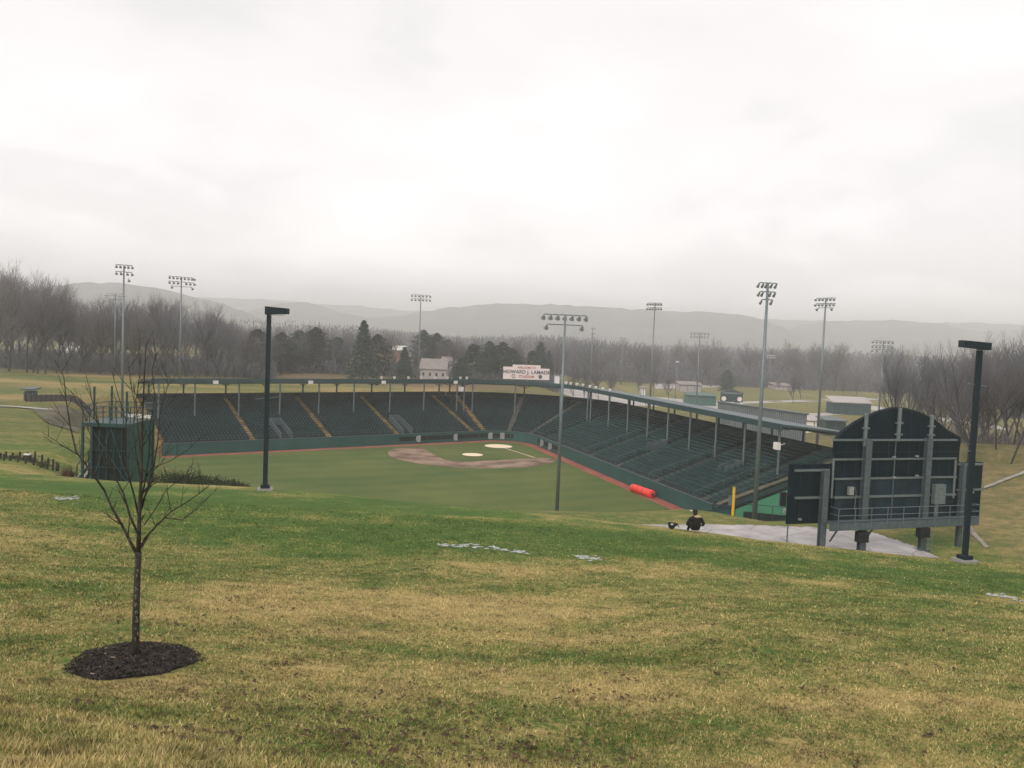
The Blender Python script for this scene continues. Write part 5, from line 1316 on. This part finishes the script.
shed(688, 716, 396, 401, 300, 'low teal covered stand beyond the promenade', MT['water'], MT['water'], 'covered_bleacher', 'bleachers', 8, .6)
shed(805, 824, 421, 426, 225, 'pale low building right of the grey screen wall', MT['white'], MT['plaza'], 'service_building', 'building', 8, .6)
shed(680, 702, 385, 392, 380, 'long pale building at the edge of the far wood', MT['house'], MT['house_roof'], 'hall', 'hall', 10, 1)
shed(775, 792, 386, 391, 430, 'pale low warehouse left of the distant road', MT['house'], MT['house_roof'], 'warehouse', 'warehouse', 12, 1)
shed(930, 944, 384, 389, 420, 'pale low warehouse seen between the trunks at the right', MT['house'], MT['house_roof'], 'warehouse', 'warehouse', 12, 1)
shed(641, 646, 388, 394, 290, 'tiny pale ticket booth behind the promenade railing', MT['white'], MT['house_roof'], 'booth', 'booth', 2, .3)
shed(24.5, 32.5, 395.5, 404, 138, 'dark square utility hut beside the left path', MT['green_steel'], MT['roof'], 'utility_hut', 'hut', 1.5, .2)
# pale surfaces: lots, paths, sand infields
def patch(name, pts, m, lift=.06, n=10):
    P = [];
    for px_, py_ in pts:
        r_ = ray(px_, py_); lo, hi = 60, 1200
        for _ in range(40):
            m_ = (lo + hi) / 2; q = at(px_, py_, m_)
            if q.z > gz(q.x, q.y): lo = m_
            else: hi = m_
        P.append(at(px_, py_, lo))
    a, b_, c, d = P; vs = []
    for i in range(n + 1):
        for j in range(n + 1):
            u, v = i / n, j / n; q = a.lerp(b_, u).lerp(d.lerp(c, u), v); vs.append((q.x, q.y, gz(q.x, q.y) + lift))
    b = MB(); b.add(vs, [(i * (n + 1) + j, (i + 1) * (n + 1) + j, (i + 1) * (n + 1) + j + 1, i * (n + 1) + j + 1) for i in range(n) for j in range(n)]); return struct(b.build(name, m))
patch('parking_lot', [(560, 384), (735, 402), (728, 410), (556, 392)], MT['plaza'])
patch('parking_lot', [(800, 384), (905, 378), (915, 386), (795, 390)], MT['plaza'])
patch('parking_lot', [(655, 384), (720, 382), (722, 387), (655, 389)], MT['plaza'])
patch('infield_dirt', [(800, 428), (828, 425), (832, 431), (806, 433)], MT['sand'])
patch('path', [(800, 414), (900, 410), (902, 412.5), (800, 416.5)], MT['plaza'])
patch('road', [(860, 404), (1010, 428), (1010, 431), (860, 408)], MT['plaza'])
patch('path', [(740, 402), (900, 397), (900, 399), (740, 404)], MT['plaza'])
patch('road', [(380, 371), (560, 369), (560, 371.5), (380, 373)], MT['plaza'], .1)
drape('path', [hit(966, 525, 50, 90), hit(972, 535, 50, 90), hit(985, 548, 45, 90)], [hit(969.5, 524.5, 50, 90), hit(977, 534.5, 50, 90), hit(989, 547.5, 45, 90)], MT['dirt_path'], .05, 8, 3)
patch('dark_slope', [(30, 409), (86, 414), (78, 434), (45, 422)], mat('bare brown bank', (.055, .045, .028), .95, 0, .3, .5, c2=(.13, .12, .055)), .12, 14)
# dark retaining fence along the left path
T = thing('path_fence', tuple(at(60, 405, 134)), 'long low dark fence above the path beyond the viewing platform', 'fence'); b = MB(); c = MB()
q0 = None
for k in range(14):
    px_ = 26 + k * 5; py_ = 404.5 + k * .12; q = at(px_, py_, 136 + k * .4); q.z = gz(q.x, q.y)
    c.box((q.x, q.y, q.z + .6), (.12, .12, 1.3))
    if q0: b.beam(q0 + Vector((0, 0, .6)), q + Vector((0, 0, .6)), .06, 1.1)
    q0 = q
b.build('panel', mat('brown black fence boards', (.06, .05, .05), .9, 0, .3, 1), T); c.build('posts', MT['post'], T)
# post and rail at the promenade
T = thing('promenade_railing', tuple(S(int(iB) + 20, DEEP + 13, 0)), 'thin dark railing along the pale promenade behind the right grandstand', 'railing'); b = MB(); c = MB()
for i in range(int(iB) - 4, NST):
    a, e = S(i, DEEP + 12.6, 0), S(i + 1, DEEP + 12.6, 0); b.tube(a, a + Vector((0, 0, 1.5)), .05, n=4)
    for z in (.8, 1.5): c.tube(a + Vector((0, 0, z)), e + Vector((0, 0, z)), .035, n=4)
b.build('posts', MT['post'], T); c.build('rails', MT['post'], T)
# parked cars, tiny, on the road by the houses
def car(px_, py_, D, col, label, rz=0.0):
    p = at(px_, py_, D); z0 = gz(p.x, p.y); T = thing('parked_car', (p.x, p.y, z0), label, 'car', None)
    c, s = math.cos(rz), math.sin(rz)
    def q(x, y, z): return (p.x + x * c - y * s, p.y + x * s + y * c, z0 + z)
    m = mat('car paint', col, .3, .1, .03)
    def pris(prof, w, name, mm):
        b = MB(); n = len(prof); b.add([q(x, -w / 2, z) for x, z in prof] + [q(x, w / 2, z) for x, z in prof], [tuple(range(n)), tuple(range(2 * n - 1, n - 1, -1))] + [(k, k + n, (k + 1) % n + n, (k + 1) % n) for k in range(n)]); return b.build(name, mm, T)
    pris([(-2.2, .3), (2.2, .3), (2.25, .75), (1.2, .95), (-2.1, 1.0), (-2.25, .6)], 1.75, 'body', m); pris([(1.1, .96), (.5, 1.42), (-1.3, 1.45), (-1.95, 1.01)], 1.55, 'cabin', MT['glass'])
    for x in (-1.4, 1.4):
        for y in (-.88, .88): b = MB(); b.tube(q(x, y - .1, .33), q(x, y + .1, .33), .33, n=10); b.build('wheel', MT['shade'], T)
car(396, 371.8, 296, (.6, .6, .6), 'tiny silver car on the far road left of the pale houses'); car(410, 372, 300, (.05, .06, .1), 'tiny dark car on the far road just left of the pale houses'); car(612, 392, 262, (.6, .6, .58), 'tiny white car parked behind the bend of the roof lamps')

# ------------------------------------------------------------------ haze, world, sun
hz = MB(); hz.box((0, 1000, 150), (15000, 13000, 480)); zmin = min(GZ.min(), -13); top_ = 155; bot = float(zmin) - 3
hz = MB(); hz.hexa([(x, y, bot) for x, y in ((-5100, -1500), (5100, -1500), (5100, 4900), (-5100, 4900))] + [(x, y, top_) for x, y in ((-5100, -1500), (5100, -1500), (5100, 4900), (-5100, 4900))])
m, n, bs = nt('valley haze'); n.nodes.remove(bs); pv = n.nodes.new('ShaderNodeVolumePrincipled'); pv.inputs['Color'].default_value = (.985, .987, .995, 1); pv.inputs['Density'].default_value = HAZE; pv.inputs['Anisotropy'].default_value = .55
n.links.new(pv.outputs[0], n.nodes['Material Output'].inputs['Volume']); ho = hz.build('haze', m); ho['kind'] = 'stuff'; ho['label'] = 'pale valley haze'; ho['category'] = 'haze'
scene.cycles.volume_bounces = 7; scene.cycles.max_bounces = 8; scene.cycles.diffuse_bounces = 3
scene.cycles.volume_step_rate = 10; scene.cycles.use_denoising = True

w = bpy.data.worlds.new('World'); scene.world = w; w.use_nodes = True; N = w.node_tree.nodes; L = w.node_tree.links
bg = N['Background']; bg.inputs[1].default_value = .1
SE, SR = math.radians(38), math.radians(215)
sky = N.new('ShaderNodeTexSky'); sky.sky_type = 'NISHITA'; sky.sun_disc = False; sky.sun_elevation = SE; sky.sun_rotation = SR; sky.dust_density = 3
tc = N.new('ShaderNodeTexCoord'); sx = N.new('ShaderNodeSeparateXYZ'); L.new(tc.outputs['Generated'], sx.inputs[0])
def mth(op, p, q=None):
    m_ = N.new('ShaderNodeMath'); m_.operation = op
    for k_, v_ in enumerate((p, q)):
        if v_ is None: continue
        if isinstance(v_, (int, float)): m_.inputs[k_].default_value = v_
        else: L.new(v_, m_.inputs[k_])
    return m_.outputs[0]
zz = mth('ADD', mth('MAXIMUM', sx.outputs[2], 0.0), .22); cx = N.new('ShaderNodeCombineXYZ'); L.new(mth('DIVIDE', sx.outputs[0], zz), cx.inputs[0]); L.new(mth('DIVIDE', sx.outputs[1], zz), cx.inputs[1]); mp = cx
def nz(sc, det, dist=0):
    q = N.new('ShaderNodeTexNoise'); q.inputs['Scale'].default_value = sc; q.inputs['Detail'].default_value = det; q.inputs['Roughness'].default_value = .5; q.inputs['Distortion'].default_value = dist; L.new(mp.outputs[0], q.inputs['Vector']); return q
n1 = nz(.62, 4, .4); n2 = nz(1.9, 7, .5)
ad = N.new('ShaderNodeMath'); ad.operation = 'MULTIPLY_ADD'; L.new(n2.outputs['Fac'], ad.inputs[0]); ad.inputs[1].default_value = .35; L.new(n1.outputs['Fac'], ad.inputs[2])
rp = N.new('ShaderNodeValToRGB'); L.new(ad.outputs[0], rp.inputs[0]); e = rp.color_ramp; e.interpolation = 'EASE'
e.elements[0].position = .56; e.elements[0].color = (.73, .705, .708, 1); e.elements[1].position = .80; e.elements[1].color = (.905, .872, .862, 1)
q = e.elements.new(.68); q.color = (.835, .80, .797, 1)
mul = N.new('ShaderNodeVectorMath'); mul.operation = 'SCALE'; L.new(rp.outputs[0], mul.inputs[0]); hzn = N.new('ShaderNodeMapRange'); hzn.inputs[1].default_value = 0; hzn.inputs[2].default_value = .35; hzn.inputs[3].default_value = SKYK * 1.34; hzn.inputs[4].default_value = SKYK; hzn.interpolation_type = 'SMOOTHSTEP'; L.new(sx.outputs[2], hzn.inputs[0]); L.new(hzn.outputs[0], mul.inputs['Scale'])
mx = N.new('ShaderNodeMix'); mx.data_type = 'RGBA'; mx.inputs[0].default_value = .94; L.new(sky.outputs[0], mx.inputs[6]); L.new(mul.outputs[0], mx.inputs[7]); L.new(mx.outputs[2], bg.inputs[0])
sd = bpy.data.lights.new('sun', 'SUN'); sd.energy = 1.5; sd.angle = math.radians(25); sd.color = (1, .95, .88); so = bpy.data.objects.new('sun', sd); COL.objects.link(so)
so.rotation_euler = (PI / 2 - SE, 0, PI - SR)   # lamp shines from the sky's sun direction
vs_ = scene.view_settings; vs_.view_transform = 'Standard'; vs_.look = 'None'; vs_.exposure = EXPO; vs_.gamma = 1; vs_.use_curve_mapping = False
